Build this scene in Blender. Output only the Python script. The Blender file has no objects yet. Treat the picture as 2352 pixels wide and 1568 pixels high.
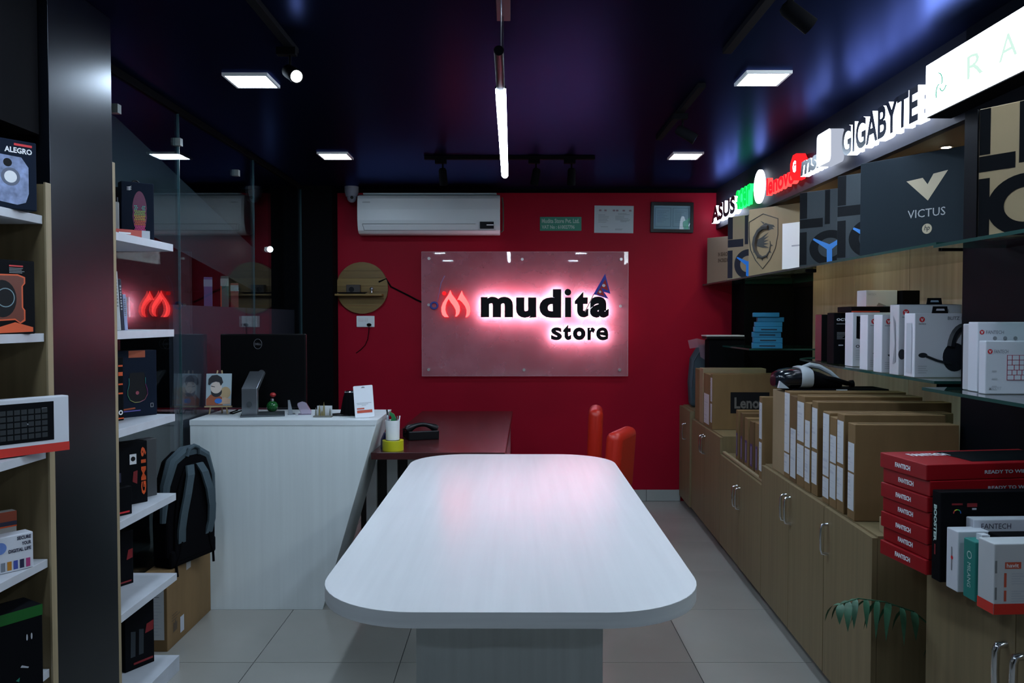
import bpy, bmesh, math, random
from mathutils import Vector, Matrix
random.seed(7)
S = bpy.context.scene
C = S.collection
R = math.radians
PI = math.pi

# ------------------------------------------------------------------ camera
cd = bpy.data.cameras.new('camera')
cd.sensor_width = 36.0
cd.lens = 1850 / 2352 * 36.0
cd.clip_start = 0.05
cam = bpy.data.objects.new('camera', cd)
C.objects.link(cam)
cam.location = (0, 0, 1.405)
cam.rotation_euler = (R(90 - 1.579), 0, 0)
S.camera = cam
# ------------------------------------------------------------------ world, exposure
w = bpy.data.worlds.new('world')
S.world = w
w.use_nodes = True
w.node_tree.nodes['Background'].inputs[0].default_value = (0.35, 0.5, 0.8, 1)
w.node_tree.nodes['Background'].inputs[1].default_value = 0.0
S.view_settings.view_transform = 'Standard'
S.view_settings.look = 'None'
S.view_settings.gamma = 1.0
S.view_settings.use_curve_mapping = False
S.view_settings.exposure = 0.15
COOL = (0.65, 0.81, 1.0)
L_PANEL = 75.0      # ceiling panel lights
L_TUBE = 84.0       # pendant tube
L_BOX = 22.0         # long light box on the fascia
L_SIGN = 9.0        # sides of the lit sign letters
L_HALO = 3.0        # letters of the store sign
L_WARM = 700.0       # small warm downlights over the shelves

# ------------------------------------------------------------------ materials
MATS = {}
def mat(name, col=(.5, .5, .5), rough=.5, metal=0.0, spec=.5, stint=None, emit=None, es=0.0, noise=None, bump=None, coat=0.0, alpha=None):
    """noise=(scale xyz, strength) varies the base colour; bump=(scale, strength)"""
    if name in MATS:
        return MATS[name]
    m = bpy.data.materials.new(name)
    m.use_nodes = True
    nt = m.node_tree
    b = nt.nodes['Principled BSDF']
    b.inputs['Base Color'].default_value = (*col, 1)
    b.inputs['Roughness'].default_value = rough
    b.inputs['Metallic'].default_value = metal
    b.inputs['Specular IOR Level'].default_value = spec
    b.inputs['Coat Weight'].default_value = coat
    if stint:
        b.inputs['Specular Tint'].default_value = (*stint, 1)
    b.inputs['Coat Roughness'].default_value = 0.1
    if emit:
        b.inputs['Emission Color'].default_value = (*emit, 1)
        b.inputs['Emission Strength'].default_value = es
    if noise or bump:
        tc = nt.nodes.new('ShaderNodeTexCoord')
    if noise:
        sc, st = noise
        mp = nt.nodes.new('ShaderNodeMapping')
        mp.inputs['Scale'].default_value = sc
        nt.links.new(tc.outputs['Object'], mp.inputs['Vector'])
        nz = nt.nodes.new('ShaderNodeTexNoise')
        nz.inputs['Scale'].default_value = 1.0
        nz.inputs['Detail'].default_value = 5
        nt.links.new(mp.outputs['Vector'], nz.inputs['Vector'])
        cr = nt.nodes.new('ShaderNodeValToRGB')
        cr.color_ramp.elements[0].position = .3
        cr.color_ramp.elements[1].position = .7
        cr.color_ramp.elements[0].color = (*[max(0, c * (1 - st)) for c in col], 1)
        cr.color_ramp.elements[1].color = (*[min(1, c * (1 + st)) for c in col], 1)
        nt.links.new(nz.outputs['Fac'], cr.inputs['Fac'])
        nt.links.new(cr.outputs['Color'], b.inputs['Base Color'])
    if bump:
        nb = nt.nodes.new('ShaderNodeTexNoise')
        nb.inputs['Scale'].default_value = bump[0]
        nb.inputs['Detail'].default_value = 3
        nt.links.new(tc.outputs['Object'], nb.inputs['Vector'])
        bp = nt.nodes.new('ShaderNodeBump')
        bp.inputs['Strength'].default_value = bump[1]
        bp.inputs['Distance'].default_value = .002
        nt.links.new(nb.outputs['Fac'], bp.inputs['Height'])
        nt.links.new(bp.outputs['Normal'], b.inputs['Normal'])
    MATS[name] = m
    return m

def glass(name, tint=(.92, .97, .96), haze=0.0, hcol=(.9, .9, .9), hvar=0.0, rough=0.0, ior=1.5):
    """thin pane: tinted see-through layer, Fresnel reflection, optional milky film"""
    m = bpy.data.materials.new(name)
    m.use_nodes = True
    nt = m.node_tree
    nt.nodes.remove(nt.nodes['Principled BSDF'])
    out = nt.nodes['Material Output']
    tr = nt.nodes.new('ShaderNodeBsdfTransparent')
    tr.inputs[0].default_value = (*tint, 1)
    gl = nt.nodes.new('ShaderNodeBsdfGlossy')
    gl.inputs['Roughness'].default_value = rough
    gl.inputs['Color'].default_value = (1, 1, 1, 1)
    fr = nt.nodes.new('ShaderNodeFresnel')
    geo = nt.nodes.new('ShaderNodeNewGeometry')
    mx = nt.nodes.new('ShaderNodeMath')
    mx.operation = 'MULTIPLY_ADD'       # 1.5 on the front, 1/1.5 on the back: same reflectance both ways
    mx.inputs[1].default_value = 1 / ior - ior
    mx.inputs[2].default_value = ior
    nt.links.new(geo.outputs['Backfacing'], mx.inputs[0])
    nt.links.new(mx.outputs[0], fr.inputs['IOR'])
    base = tr
    if haze > 0:
        df = nt.nodes.new('ShaderNodeBsdfDiffuse')
        df.inputs[0].default_value = (*hcol, 1)
        tl = nt.nodes.new('ShaderNodeBsdfTranslucent')
        tl.inputs[0].default_value = (*hcol, 1)
        m2 = nt.nodes.new('ShaderNodeMixShader')
        m2.inputs[0].default_value = .35
        nt.links.new(df.outputs[0], m2.inputs[1])
        nt.links.new(tl.outputs[0], m2.inputs[2])
        mh = nt.nodes.new('ShaderNodeMixShader')
        mh.inputs[0].default_value = haze
        if hvar:
            tc = nt.nodes.new('ShaderNodeTexCoord')
            nz = nt.nodes.new('ShaderNodeTexNoise')
            nz.inputs['Scale'].default_value = 5
            nz.inputs['Detail'].default_value = 6
            mr = nt.nodes.new('ShaderNodeMapRange')
            mr.inputs['From Min'].default_value = .3
            mr.inputs['From Max'].default_value = .7
            mr.inputs['To Min'].default_value = haze - hvar
            mr.inputs['To Max'].default_value = haze + hvar
            nt.links.new(tc.outputs['Object'], nz.inputs['Vector'])
            nt.links.new(nz.outputs['Fac'], mr.inputs['Value'])
            nt.links.new(mr.outputs[0], mh.inputs[0])
        nt.links.new(tr.outputs[0], mh.inputs[1])
        nt.links.new(m2.outputs[0], mh.inputs[2])
        base = mh
    ms = nt.nodes.new('ShaderNodeMixShader')
    nt.links.new(fr.outputs[0], ms.inputs[0])
    nt.links.new(base.outputs[0], ms.inputs[1])
    nt.links.new(gl.outputs[0], ms.inputs[2])
    nt.links.new(ms.outputs[0], out.inputs['Surface'])
    MATS[name] = m
    return m

def emis(name, col, st):
    if name in MATS:
        return MATS[name]
    m = bpy.data.materials.new(name)
    m.use_nodes = True
    nt = m.node_tree
    nt.nodes.remove(nt.nodes['Principled BSDF'])
    e = nt.nodes.new('ShaderNodeEmission')
    e.inputs[0].default_value = (*col, 1)
    e.inputs[1].default_value = st
    nt.links.new(e.outputs[0], nt.nodes['Material Output'].inputs['Surface'])
    MATS[name] = m
    return m

BLACK = mat('black plastic', (.004, .004, .005), .35, spec=.3)
MATT = mat('matt black', (.003, .003, .004), .8, spec=.05)
GLOSSK = mat('glossy black laminate', (.002, .003, .005), .32, spec=.3)
COLM = mat('glossy black column laminate', (.001, .0015, .003), .31, spec=.5, stint=(.8, .88, 1.0))
RED = mat('red wall paint', (.34, .003, .020), .55, spec=.15, noise=((1.2, 1.2, 1.2), .12), bump=(60, .08))
TILE = mat('beige vitrified tile', (.33, .315, .285), .2, noise=((2.5, 2.5, 2.5), .05))
GROUT = mat('dark grout', (.10, .10, .10), .9)
SKIRT = mat('pale skirting tile', (.36, .38, .36), .3, noise=((4, 4, 4), .05))
WOOD = mat('oak laminate', (.205, .155, .082), .5, spec=.25, noise=((45, 45, 1.6), .11))
WOODB = mat('oak back board', (.36, .28, .20), .55, noise=((30, 30, 1.2), .14))
WOODE = mat('oak edge band', (.32, .25, .145), .5, noise=((60, 60, 2), .12))
WHITEL = mat('white streaked laminate', (.62, .66, .66), .33, noise=((40, 40, 1.4), .09))
TABLEM = mat('white ash laminate', (.78, .79, .80), .21, noise=((38, 1.6, 38), .03))
SHELFW = mat('white marbled board', (.56, .58, .62), .4, noise=((9, 9, 9), .08))
PLASW = mat('white plastic', (.74, .76, .77), .35)
PAPER = mat('white paper', (.58, .60, .62), .6)
CARD = mat('brown corrugated card', (.205, .125, .056), .75, spec=.2, noise=((14, 14, 3), .1), bump=(90, .1))
CARDD = mat('dark corrugated card', (.135, .080, .037), .75, spec=.2, noise=((14, 14, 3), .1), bump=(90, .1))
CARDL = mat('light kraft card', (.30, .22, .12), .7, noise=((10, 10, 4), .06))
CHROME = mat('chrome', (.75, .76, .78), .15, 1.0)
STEEL = mat('brushed steel', (.35, .38, .41), .32, .9)
DKWOOD = mat('dark mahogany laminate', (.050, .011, .012), .24, noise=((3, 30, 30), .25))
REDL = mat('red leatherette', (.55, .022, .010), .35, bump=(80, .15))
REDB = mat('red carton print', (.30, .004, .009), .45, spec=.3)
WHB = mat('white carton print', (.66, .68, .74), .4)
BLKB = mat('black carton print', (.004, .0045, .006), .6, spec=.06)
NAVY = mat('navy carton print', (.006, .011, .024), .6, spec=.08)
SLATE = mat('slate carton print', (.016, .024, .031), .65, spec=.1, bump=(80, .1))
ORANGE = mat('orange print', (.72, .09, .015), .5)
TEAL = mat('teal carton print', (.012, .20, .17), .45)
BLUE = mat('bright blue print', (.02, .22, .75), .5)
CYANB = mat('blue card', (.012, .20, .36), .5)
INK = mat('black ink', (.006, .006, .008), .6, spec=.2)
GREY = mat('grey print', (.25, .26, .28), .6)
PALE = mat('pale grey print', (.48, .5, .55), .6)
REDI = mat('red ink', (.6, .02, .03), .5)
WINK = mat('white ink', (.8, .8, .82), .5)
KINK = mat('kraft ink', (.48, .40, .27), .6)
GREEN = mat('green print', (.02, .35, .07), .5)
PANE = glass('clear glass', (.86, .93, .95), ior=1.40)
SHELFG = glass('shelf glass', (.80, .92, .88))
ACRYL = glass('filmed acrylic', (.97, .97, .97), haze=.34, hvar=.06, hcol=(.92, .46, .55), rough=.02, ior=1.35)  # milky film; its pink imitates the letter glow off the red wall
GEDGE = mat('green glass edge', (.015, .07, .06), .15)
WHITE_E = emis('white lamp', COOL, L_PANEL)
TUBE_E = emis('white tube', COOL, L_TUBE)
BOX_E = emis('light box face', (.80, .92, 1.0), L_BOX)
SIDE_E = emis('lit letter side', (.72, .80, 1.0), L_SIGN)
HALO_E = emis('lit halo side', (.80, .82, 1.0), L_HALO)
DISC_E = emis('lit disc', (.82, .88, 1.0), 4.0)
RED_E = emis('lit red acrylic', (1, .015, .02), 1.3)
RED_L = emis('lit red letter face', (.95, .008, .015), 2.0)
RED_S = emis('lit red letter side', (1, .05, .045), 2.4)
BACK_E = emis('letter back light', (1.0, .78, .95), 26.0)
RED_F = emis('lit red face', (1, .055, .055), 5.0)
GREEN_E = emis('lit green acrylic', (.015, 1, .13), 2.4)
GREEN_L = emis('lit green letter face', (.004, .60, .08), 1.3)
WARM_E = emis('warm downlight', (1, .78, .48), L_WARM)
SPOT_E = emis('spot lens', (.85, .95, 1.0), 12.0)

def satin(name, base, tint, rough, ior):
    """dark lacquer: black body with a tinted blurred reflection that follows Fresnel"""
    m = bpy.data.materials.new(name)
    m.use_nodes = True
    nt = m.node_tree
    nt.nodes.remove(nt.nodes['Principled BSDF'])
    d = nt.nodes.new('ShaderNodeBsdfDiffuse')
    d.inputs[0].default_value = (*base, 1)
    g = nt.nodes.new('ShaderNodeBsdfGlossy')
    g.inputs['Color'].default_value = (*tint, 1)
    g.inputs['Roughness'].default_value = rough
    f = nt.nodes.new('ShaderNodeFresnel')
    f.inputs['IOR'].default_value = ior
    x = nt.nodes.new('ShaderNodeMixShader')
    nt.links.new(f.outputs[0], x.inputs[0])
    nt.links.new(d.outputs[0], x.inputs[1])
    nt.links.new(g.outputs[0], x.inputs[2])
    nt.links.new(x.outputs[0], nt.nodes['Material Output'].inputs['Surface'])
    MATS[name] = m
    return m
CEIL = satin('navy satin ceiling', (.001, .0015, .003), (.125, .175, .52), .28, 1.38)

# ------------------------------------------------------------------ mesh helpers
class MB:
    """collects faces for ONE mesh; every face carries a material slot"""
    def __init__(self):
        self.v, self.f, self.m, self.s = [], [], [], []
    def add(self, vs, fs, mi=0, smooth=False):
        o = len(self.v)
        self.v += [tuple(p) for p in vs]
        for f in fs:
            self.f.append([i + o for i in f])
            self.m.append(mi)
            self.s.append(smooth)
        return self
    def box(self, a, b, mi=0):
        x0, y0, z0 = a
        x1, y1, z1 = b
        return self.add([(x0, y0, z0), (x1, y0, z0), (x1, y1, z0), (x0, y1, z0), (x0, y0, z1), (x1, y0, z1), (x1, y1, z1), (x0, y1, z1)],
                        [(0, 3, 2, 1), (4, 5, 6, 7), (0, 1, 5, 4), (1, 2, 6, 5), (2, 3, 7, 6), (3, 0, 4, 7)], mi)
    def prism(self, poly, z0, z1, mi=0, side=None, fn=None, smooth=False):
        """poly in (u,v), extruded along n from z0 to z1; fn maps (u,v,n) -> xyz"""
        fn = fn or (lambda u, v, n: (u, v, n))
        n = len(poly)
        a = [fn(p[0], p[1], z0) for p in poly]
        b = [fn(p[0], p[1], z1) for p in poly]
        self.add(a + b, [list(range(n))[::-1], [n + i for i in range(n)]], mi)
        self.add(a + b, [(i, (i + 1) % n, n + (i + 1) % n, n + i) for i in range(n)], mi if side is None else side, smooth)
        return self
    def cyl(self, p0, p1, r0, r1=None, n=16, mi=0, cap=True, smooth=True):
        r1 = r0 if r1 is None else r1
        p0, p1 = Vector(p0), Vector(p1)
        d = (p1 - p0).normalized()
        a = d.orthogonal().normalized()
        b = d.cross(a)
        v = []
        for p, r in ((p0, r0), (p1, r1)):
            v += [p + r * (a * math.cos(2 * PI * i / n) + b * math.sin(2 * PI * i / n)) for i in range(n)]
        self.add(v, [(i, (i + 1) % n, n + (i + 1) % n, n + i) for i in range(n)], mi, smooth)
        if cap:
            self.add(v, [list(range(n))[::-1], [n + i for i in range(n)]], mi)
        return self
    def tube(self, pts, r, n=8, mi=0, closed=False):
        pts = [Vector(p) for p in pts]
        rings = []
        L = len(pts)
        up = None
        for i, p in enumerate(pts):
            if closed:
                d = pts[(i + 1) % L] - pts[i - 1]
            else:
                d = pts[min(i + 1, L - 1)] - pts[max(i - 1, 0)]
            d.normalize()
            if up is None:
                up = d.orthogonal().normalized()
            up = (up - d * up.dot(d)).normalized()
            b = d.cross(up)
            rr = r[i] if isinstance(r, (list, tuple)) else r
            rings.append([p + rr * (up * math.cos(2 * PI * k / n) + b * math.sin(2 * PI * k / n)) for k in range(n)])
        v = [q for ring in rings for q in ring]
        fs = []
        for i in range(L if closed else L - 1):
            j = (i + 1) % L
            for k in range(n):
                fs.append((i * n + k, i * n + (k + 1) % n, j * n + (k + 1) % n, j * n + k))
        self.add(v, fs, mi, True)
        if not closed:
            self.add(v, [list(range(n))[::-1], [(L - 1) * n + k for k in range(n)]], mi)
        return self
    def lathe(self, prof, n=24, mi=0, c=(0, 0, 0), fn=None):
        v = []
        for r, z in prof:
            for i in range(n):
                a = 2 * PI * i / n
                v.append((c[0] + r * math.cos(a), c[1] + r * math.sin(a), c[2] + z))
        if fn:
            v = [fn(*p) for p in v]
        fs = []
        for j in range(len(prof) - 1):
            for i in range(n):
                fs.append((j * n + i, j * n + (i + 1) % n, (j + 1) * n + (i + 1) % n, (j + 1) * n + i))
        return self.add(v, fs, mi, True)
    def ball(self, c, r, n=14, mi=0):
        rx, ry, rz = r if isinstance(r, (list, tuple)) else (r, r, r)
        prof = [(math.sin(PI * j / (n // 2 + 1)), -math.cos(PI * j / (n // 2 + 1))) for j in range(n // 2 + 2)]
        prof[0] = (1e-4, -1)
        prof[-1] = (1e-4, 1)
        return self.lathe(prof, n, mi, (0, 0, 0), lambda x, y, z: (c[0] + x * rx, c[1] + y * ry, c[2] + z * rz))

def link(name, me, parent=None, loc=None, rot=None):
    o = bpy.data.objects.new(name, me)
    C.objects.link(o)
    if parent is not None:
        o.parent = parent
    if loc is not None:
        o.location = loc
    if rot is not None:
        o.rotation_euler = rot
    return o

def obj(name, mb, mats, parent=None, loc=None, rot=None, bev=0.0, seg=2, sub=0):
    me = bpy.data.meshes.new(name)
    me.from_pydata(mb.v, [], mb.f)
    mats = mats if isinstance(mats, (list, tuple)) else [mats]
    for m in mats:
        me.materials.append(m)
    me.polygons.foreach_set('material_index', mb.m)
    me.polygons.foreach_set('use_smooth', mb.s)
    bm = bmesh.new()
    bm.from_mesh(me)
    bmesh.ops.remove_doubles(bm, verts=bm.verts, dist=1e-6)
    bmesh.ops.recalc_face_normals(bm, faces=bm.faces)
    for e in bm.edges:
        if len(e.link_faces) == 2 and e.calc_face_angle(0) > .75:
            e.smooth = False
    if bev > 0:
        es = [e for e in bm.edges if len(e.link_faces) == 2 and e.calc_face_angle(0) > .5]
        bmesh.ops.bevel(bm, geom=es, offset=bev, segments=seg, affect='EDGES', profile=.5, clamp_overlap=True)
    bm.to_mesh(me)
    bm.free()
    me.update()
    o = link(name, me, parent, loc, rot)
    if sub:
        md = o.modifiers.new('subdivision', 'SUBSURF')
        md.levels = sub
        md.render_levels = sub
        for p in me.polygons:
            p.use_smooth = True
    return o

def box(name, a, b, m, parent=None, bev=0.0, loc=None, rot=None):
    return obj(name, MB().box(a, b), m, parent, loc, rot, bev)

def tag(o, label, cat, group=None):
    o['label'] = label
    o['category'] = cat
    if group:
        o['group'] = group
    return o

def thing(name, label, cat, loc=(0, 0, 0), rz=0.0, group=None, rot=None):
    o = link(name, None, None, loc, rot if rot else (0, 0, R(rz)))
    o.empty_display_size = .1
    return tag(o, label, cat, group)

def struct(o):
    o['kind'] = 'structure'
    return o

# ------------------------------------------------------------------ lettering
def text_mesh(s, bold=0.0, res=3, shear=0.0):
    """outline of a string as (verts, faces), bounding box moved to 0..1 in both axes"""
    cu = bpy.data.curves.new('lettering', 'FONT')
    cu.body = s
    cu.size = 1
    cu.offset = bold
    cu.resolution_u = res
    cu.shear = shear
    o = bpy.data.objects.new('lettering', cu)
    C.objects.link(o)
    dg = bpy.context.evaluated_depsgraph_get()
    me = bpy.data.meshes.new_from_object(o.evaluated_get(dg))
    bpy.data.objects.remove(o)
    bpy.data.curves.remove(cu)
    vs = [v.co.copy() for v in me.vertices]
    fs = [list(p.vertices) for p in me.polygons]
    bpy.data.meshes.remove(me)
    x0 = min(v.x for v in vs); x1 = max(v.x for v in vs)
    y0 = min(v.y for v in vs); y1 = max(v.y for v in vs)
    return [((v.x - x0) / (x1 - x0), (v.y - y0) / (y1 - y0)) for v in vs], fs

TCACHE = {}
def get_text(s, bold, shear=0.0, res=3):
    k = (s, bold, shear, res)
    if k not in TCACHE:
        TCACHE[k] = text_mesh(s, bold, res, shear)
    return TCACHE[k]

def flat_text(name, s, fn, u, v, wd, ht, m, parent, n=.0012, bold=.02, turn=0, shear=0.0):
    """flat print of a string fitted into a wd x ht field whose lower left is (u, v)"""
    vs, fs = get_text(s, bold, shear, 2)
    if turn == 0:
        pts = [fn(u + a * wd, v + b * ht, n) for a, b in vs]
    elif turn == 1:      # reads upwards
        pts = [fn(u + (1 - b) * wd, v + a * ht, n) for a, b in vs]
    else:                # reads downwards
        pts = [fn(u + b * wd, v + (1 - a) * ht, n) for a, b in vs]
    return obj(name, MB().add(pts, fs), m, parent)

def letters(s, fn, u, v, wd, ht, dep, mats, parent, bold=.05, shear=0.0, n0=0.0, name='letter'):
    """solid letters, one mesh each: slot 0 on the face, slot 1 on the sides"""
    vs, fs = get_text(s, bold, shear, 4)
    par = list(range(len(vs)))
    def find(i):
        while par[i] != i:
            par[i] = par[par[i]]
            i = par[i]
        return i
    for f in fs:
        for i in f[1:]:
            par[find(i)] = find(f[0])
    comp = {}
    for f in fs:
        comp.setdefault(find(f[0]), []).append(f)
    items = []
    for k, ff in comp.items():
        xs = [vs[i][0] for f in ff for i in f]
        items.append([min(xs), max(xs), ff])
    items.sort(key=lambda t: t[0])
    merged = []
    for it in items:
        if merged and it[0] < merged[-1][1] - .4 * min(it[1] - it[0], merged[-1][1] - merged[-1][0]):
            merged[-1][1] = max(merged[-1][1], it[1])
            merged[-1][2] = merged[-1][2] + it[2]
        else:
            merged.append(it)
    out = []
    for x0, x1, ff in merged:
        mb = MB()
        used = sorted({i for f in ff for i in f})
        idx = {i: k for k, i in enumerate(used)}
        back = [fn(u + vs[i][0] * wd, v + vs[i][1] * ht, n0) for i in used]
        front = [fn(u + vs[i][0] * wd, v + vs[i][1] * ht, n0 + dep) for i in used]
        N = len(used)
        cnt = {}
        for f in ff:
            for a, b in zip(f, f[1:] + f[:1]):
                cnt.setdefault(frozenset((a, b)), []).append((a, b))
        mb.add(back + front, [[N + idx[i] for i in f] for f in ff], 0)
        mb.add(back + front, [[idx[i] for i in f][::-1] for f in ff], len(mats) - 1)
        mb.add(back + front, [(idx[a], idx[b], N + idx[b], N + idx[a]) for e in cnt.values() if len(e) == 1 for a, b in e], 1)
        out.append(obj(name, mb, mats, parent))
    return out

# ------------------------------------------------------------------ packaging boxes
class Pack:
    """box with printed faces; local origin is the lower front corner (left one, or right one with pivot='R')"""
    def __init__(s, name, label, cat, wd, dp, ht, m, loc, rz=0.0, group=None, pivot='L', bev=.0025, tilt=0.0, body='carton_body'):
        s.w, s.d, s.h = wd, dp, ht
        s.x = 0.0 if pivot == 'L' else -wd
        s.t = thing(name, label, cat, loc, 0, group, rot=(R(tilt), 0, R(rz)))
        s.b = box(body, (s.x, 0, 0), (s.x + wd, dp, ht), m, s.t, bev)
        s.k = 0
    def fn(s, face):
        if face == 'F':
            return lambda u, v, n: (s.x + u, -n, v)
        if face == 'L':
            return lambda u, v, n: (s.x - n, s.d - u, v)
        if face == 'R':
            return lambda u, v, n: (s.x + s.w + n, u, v)
        return lambda u, v, n: (s.x + u, v, s.h + n)
    def poly(s, face, pts, m, name='printed_shape'):
        s.k += 1
        f = s.fn(face)
        return obj(name, MB().add([f(u, v, .0006 + .00012 * s.k) for u, v in pts], [list(range(len(pts)))]), m, s.t)
    def rect(s, face, u0, v0, u1, v1, m, name='printed_panel'):
        return s.poly(face, [(u0, v0), (u1, v0), (u1, v1), (u0, v1)], m, name)
    def disc(s, face, u, v, r, m, name='printed_disc', n=24, ry=None, inner=None):
        ry = ry or r
        a = [(u + r * math.cos(2 * PI * i / n), v + ry * math.sin(2 * PI * i / n)) for i in range(n)]
        if not inner:
            return s.poly(face, a, m, name)
        s.k += 1
        f = s.fn(face)
        q = inner
        b = [(u + (p[0] - u) * q, v + (p[1] - v) * q) for p in a]
        e = .0006 + .00012 * s.k
        return obj(name, MB().add([f(*p, e) for p in a + b], [(i, (i + 1) % n, n + (i + 1) % n, n + i) for i in range(n)]), m, s.t)
    def text(s, face, st, u, v, wd, ht, m, name='printed_lettering', bold=.02, turn=0, shear=0.0):
        s.k += 1
        return flat_text(name, st, s.fn(face), u, v, wd, ht, m, s.t, .0006 + .00012 * s.k, bold, turn, shear)
    def lines(s, face, u, v, wd, n, step, m, th=.0025, name='printed_text_lines', seed=0):
        s.k += 1
        rnd = random.Random(seed + n)
        f = s.fn(face)
        mb = MB()
        e = .0006 + .00012 * s.k
        for i in range(n):
            q = wd * rnd.uniform(.55, 1)
            y = v - i * step
            mb.add([f(u, y, e), f(u + q, y, e), f(u + q, y + th, e), f(u, y + th, e)], [(0, 1, 2, 3)])
        o = obj(name, mb, m, s.t)
        o['kind'] = 'stuff'
        return o

# ================================================================== THE SETTING
HC = 2.40        # ceiling height
YB = 6.20        # back wall
# floor: slab of grout with separate 600 mm tiles
floor = struct(box('floor', (-3.6, -2.6, -.06), (2.15, 6.3, -.004), GROUT))
tile_me = {}
for ix in range(-5, 4):
    for iy in range(15):
        x0 = -.458 + .6 * ix
        y0 = -2.735 + .6 * iy
        a = max(x0 + .0015, -3.59); b = min(x0 + .5985, 2.14)
        c_ = max(y0 + .0015, -2.59); d_ = min(y0 + .5985, YB)
        if b - a < .03 or d_ - c_ < .03:
            continue
        key = (round(b - a, 3), round(d_ - c_, 3))
        if key not in tile_me:
            o = box('tile', (0, 0, -.005), (b - a, d_ - c_, 0), TILE, floor, .0008, loc=(a, c_, 0))
            tile_me[key] = o.data
        else:
            link('tile', tile_me[key], floor, (a, c_, 0))
# ceiling
ceiling = struct(box('ceiling', (-3.6, -2.6, HC), (2.15, 6.3, HC + .08), CEIL))
# back wall with black strip under the ceiling
wall_back = struct(box('wall_back', (-1.66, YB, 0), (2.15, YB + .1, HC), RED))
struct(box('wall_back_left', (-3.6, YB, 0), (-1.66, YB + .1, HC), MATT))
struct(box('trim_1', (-1.36, YB - .025, HC - .028), (1.57, YB, HC), MATT))
bb = struct(box('baseboard_back', (-1.36, YB - .004, 0), (1.30, YB, .088), GROUT))
for i in range(5):
    a = -1.36 + i * .6
    b = min(a + .597, 1.30)
    if b > a + .02:
        box('skirting_tile', (a, YB - .014, .002), (b, YB - .003, .088), SKIRT, bb, .001)
# wall behind the camera
struct(box('wall_front', (-3.6, -2.7, 0), (2.15, -2.6, HC), mat('grey wall', (.35, .35, .36), .7)))
# left side: black glossy column, wall behind the first shelf bay, room behind the glass
struct(box('trim_2', (-1.80, 2.335, 0), (-1.332, 2.700, HC), COLM, bev=.001))
wl = struct(box('wall_left', (-1.80, -2.6, 0), (-1.72, 2.335, HC), MATT))
box('bulkhead', (-1.72, .88, 1.93), (-1.345, 2.305, HC), MATT, wl)
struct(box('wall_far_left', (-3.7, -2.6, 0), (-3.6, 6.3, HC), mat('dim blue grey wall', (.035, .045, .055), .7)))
# black pillar in the back left corner
struct(box('trim_3', (-1.70, 6.02, 0), (-1.338, YB, HC), MATT))
# glass partition: panes in a slim black channel, lower backing boards of two panes
win = struct(obj('window_1', MB().box((-1.585, 2.70, 0), (-1.560, 6.02, .03)).box((-1.585, 2.70, HC - .03), (-1.560, 6.02, HC)), MATT))
for a, b in ((2.702, 3.815), (3.819, 4.915), (4.919, 6.018)):
    p = obj('pane', MB().box((-1.577, a, .03), (-1.567, b, HC - .03)), PANE, win)
    obj('pane_edge', MB().box((-1.5775, b - .0015, .03), (-1.5665, b + .002, HC - .03)), mat('pane edge', (.04, .085, .095), .25), p)
for a, b in ((3.85, 4.90), (4.93, 6.0)):
    box('backing_board', (-1.64, a, 0), (-1.62, b, 1.475), mat('mauve grey board', (.045, .040, .055), .6), win)
box('ledge', (-1.80, 3.85, 1.455), (-1.642, 6.0, 1.475), MATT, win)
for lab, y, c1, c2, hh in (('white and violet carton seen through the glass partition', 4.50, (.35, .33, .42), (.16, .10, .26), .165), ('slim carton with orange edge and teal side behind the glass partition', 4.76, (.42, .40, .36), (.03, .12, .10), .185), ('red carton behind the glass partition near the round shelf reflection', 4.93, (.40, .38, .36), (.30, .02, .02), .150)):
    t_ = thing('small_carton', lab, 'box', (-1.72, y, 1.4755), 20, 'cartons on the ledge behind the glass')
    box('carton_body', (0, 0, 0), (.045, .05, hh), mat('ledge carton %.2f' % y, c2, .5), t_, .002)
    box('carton_top', (-.0005, -.0005, hh * .68), (.0455, .0505, hh * .92), mat('ledge carton top %.2f' % y, c1, .5), t_)
    if y == 4.76:
        box('edge_stripe', (-.0008, -.0008, 0), (.006, .0508, hh * .68), ORANGE, t_)
for y in (3.2, 3.8, 4.6):
    obj('glass_clip', MB().box((-1.59, y, 2.22), (-1.555, y + .03, 2.255)), mat('dull metal clip', (.3, .32, .3), .4, .8), win)
# underside of a staircase behind the glass
st = MB()
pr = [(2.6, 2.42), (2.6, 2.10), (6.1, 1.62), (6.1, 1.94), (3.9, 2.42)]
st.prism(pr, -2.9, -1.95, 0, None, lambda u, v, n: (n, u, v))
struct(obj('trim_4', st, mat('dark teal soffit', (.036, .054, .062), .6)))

# right side: shelf back boards, black column, soffit and fascia
wr = struct(box('wall_right', (2.05, -2.6, 0), (2.15, YB, HC), MATT))
ys = [2.80, 3.46, 4.12, 4.78, 5.44]
for a, b in zip(ys, ys[1:]):
    box('back_panel', (2.03, a + .002, .62), (2.05, b - .002, 2.12), WOODB, wr, .001)
struct(box('trim_5', (1.56, 1.75, 0), (2.05, 2.795, HC), mat('black column board', (.002, .003, .005), .5, spec=.06), bev=.001))       # black column
struct(box('trim_6', (1.69, 5.86, 0), (2.05, YB, 2.12), MATT))                      # black corner pier
soff = struct(box('trim_7', (1.60, 2.795, 2.12), (2.05, YB, 2.14), mat('brown soffit', (.05, .035, .02), .5)))
fascia = struct(box('trim_8', (1.565, -.6, 2.095), (1.60, YB, HC), mat('navy fascia board', (.006, .009, .018), .55, spec=.2)))

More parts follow.
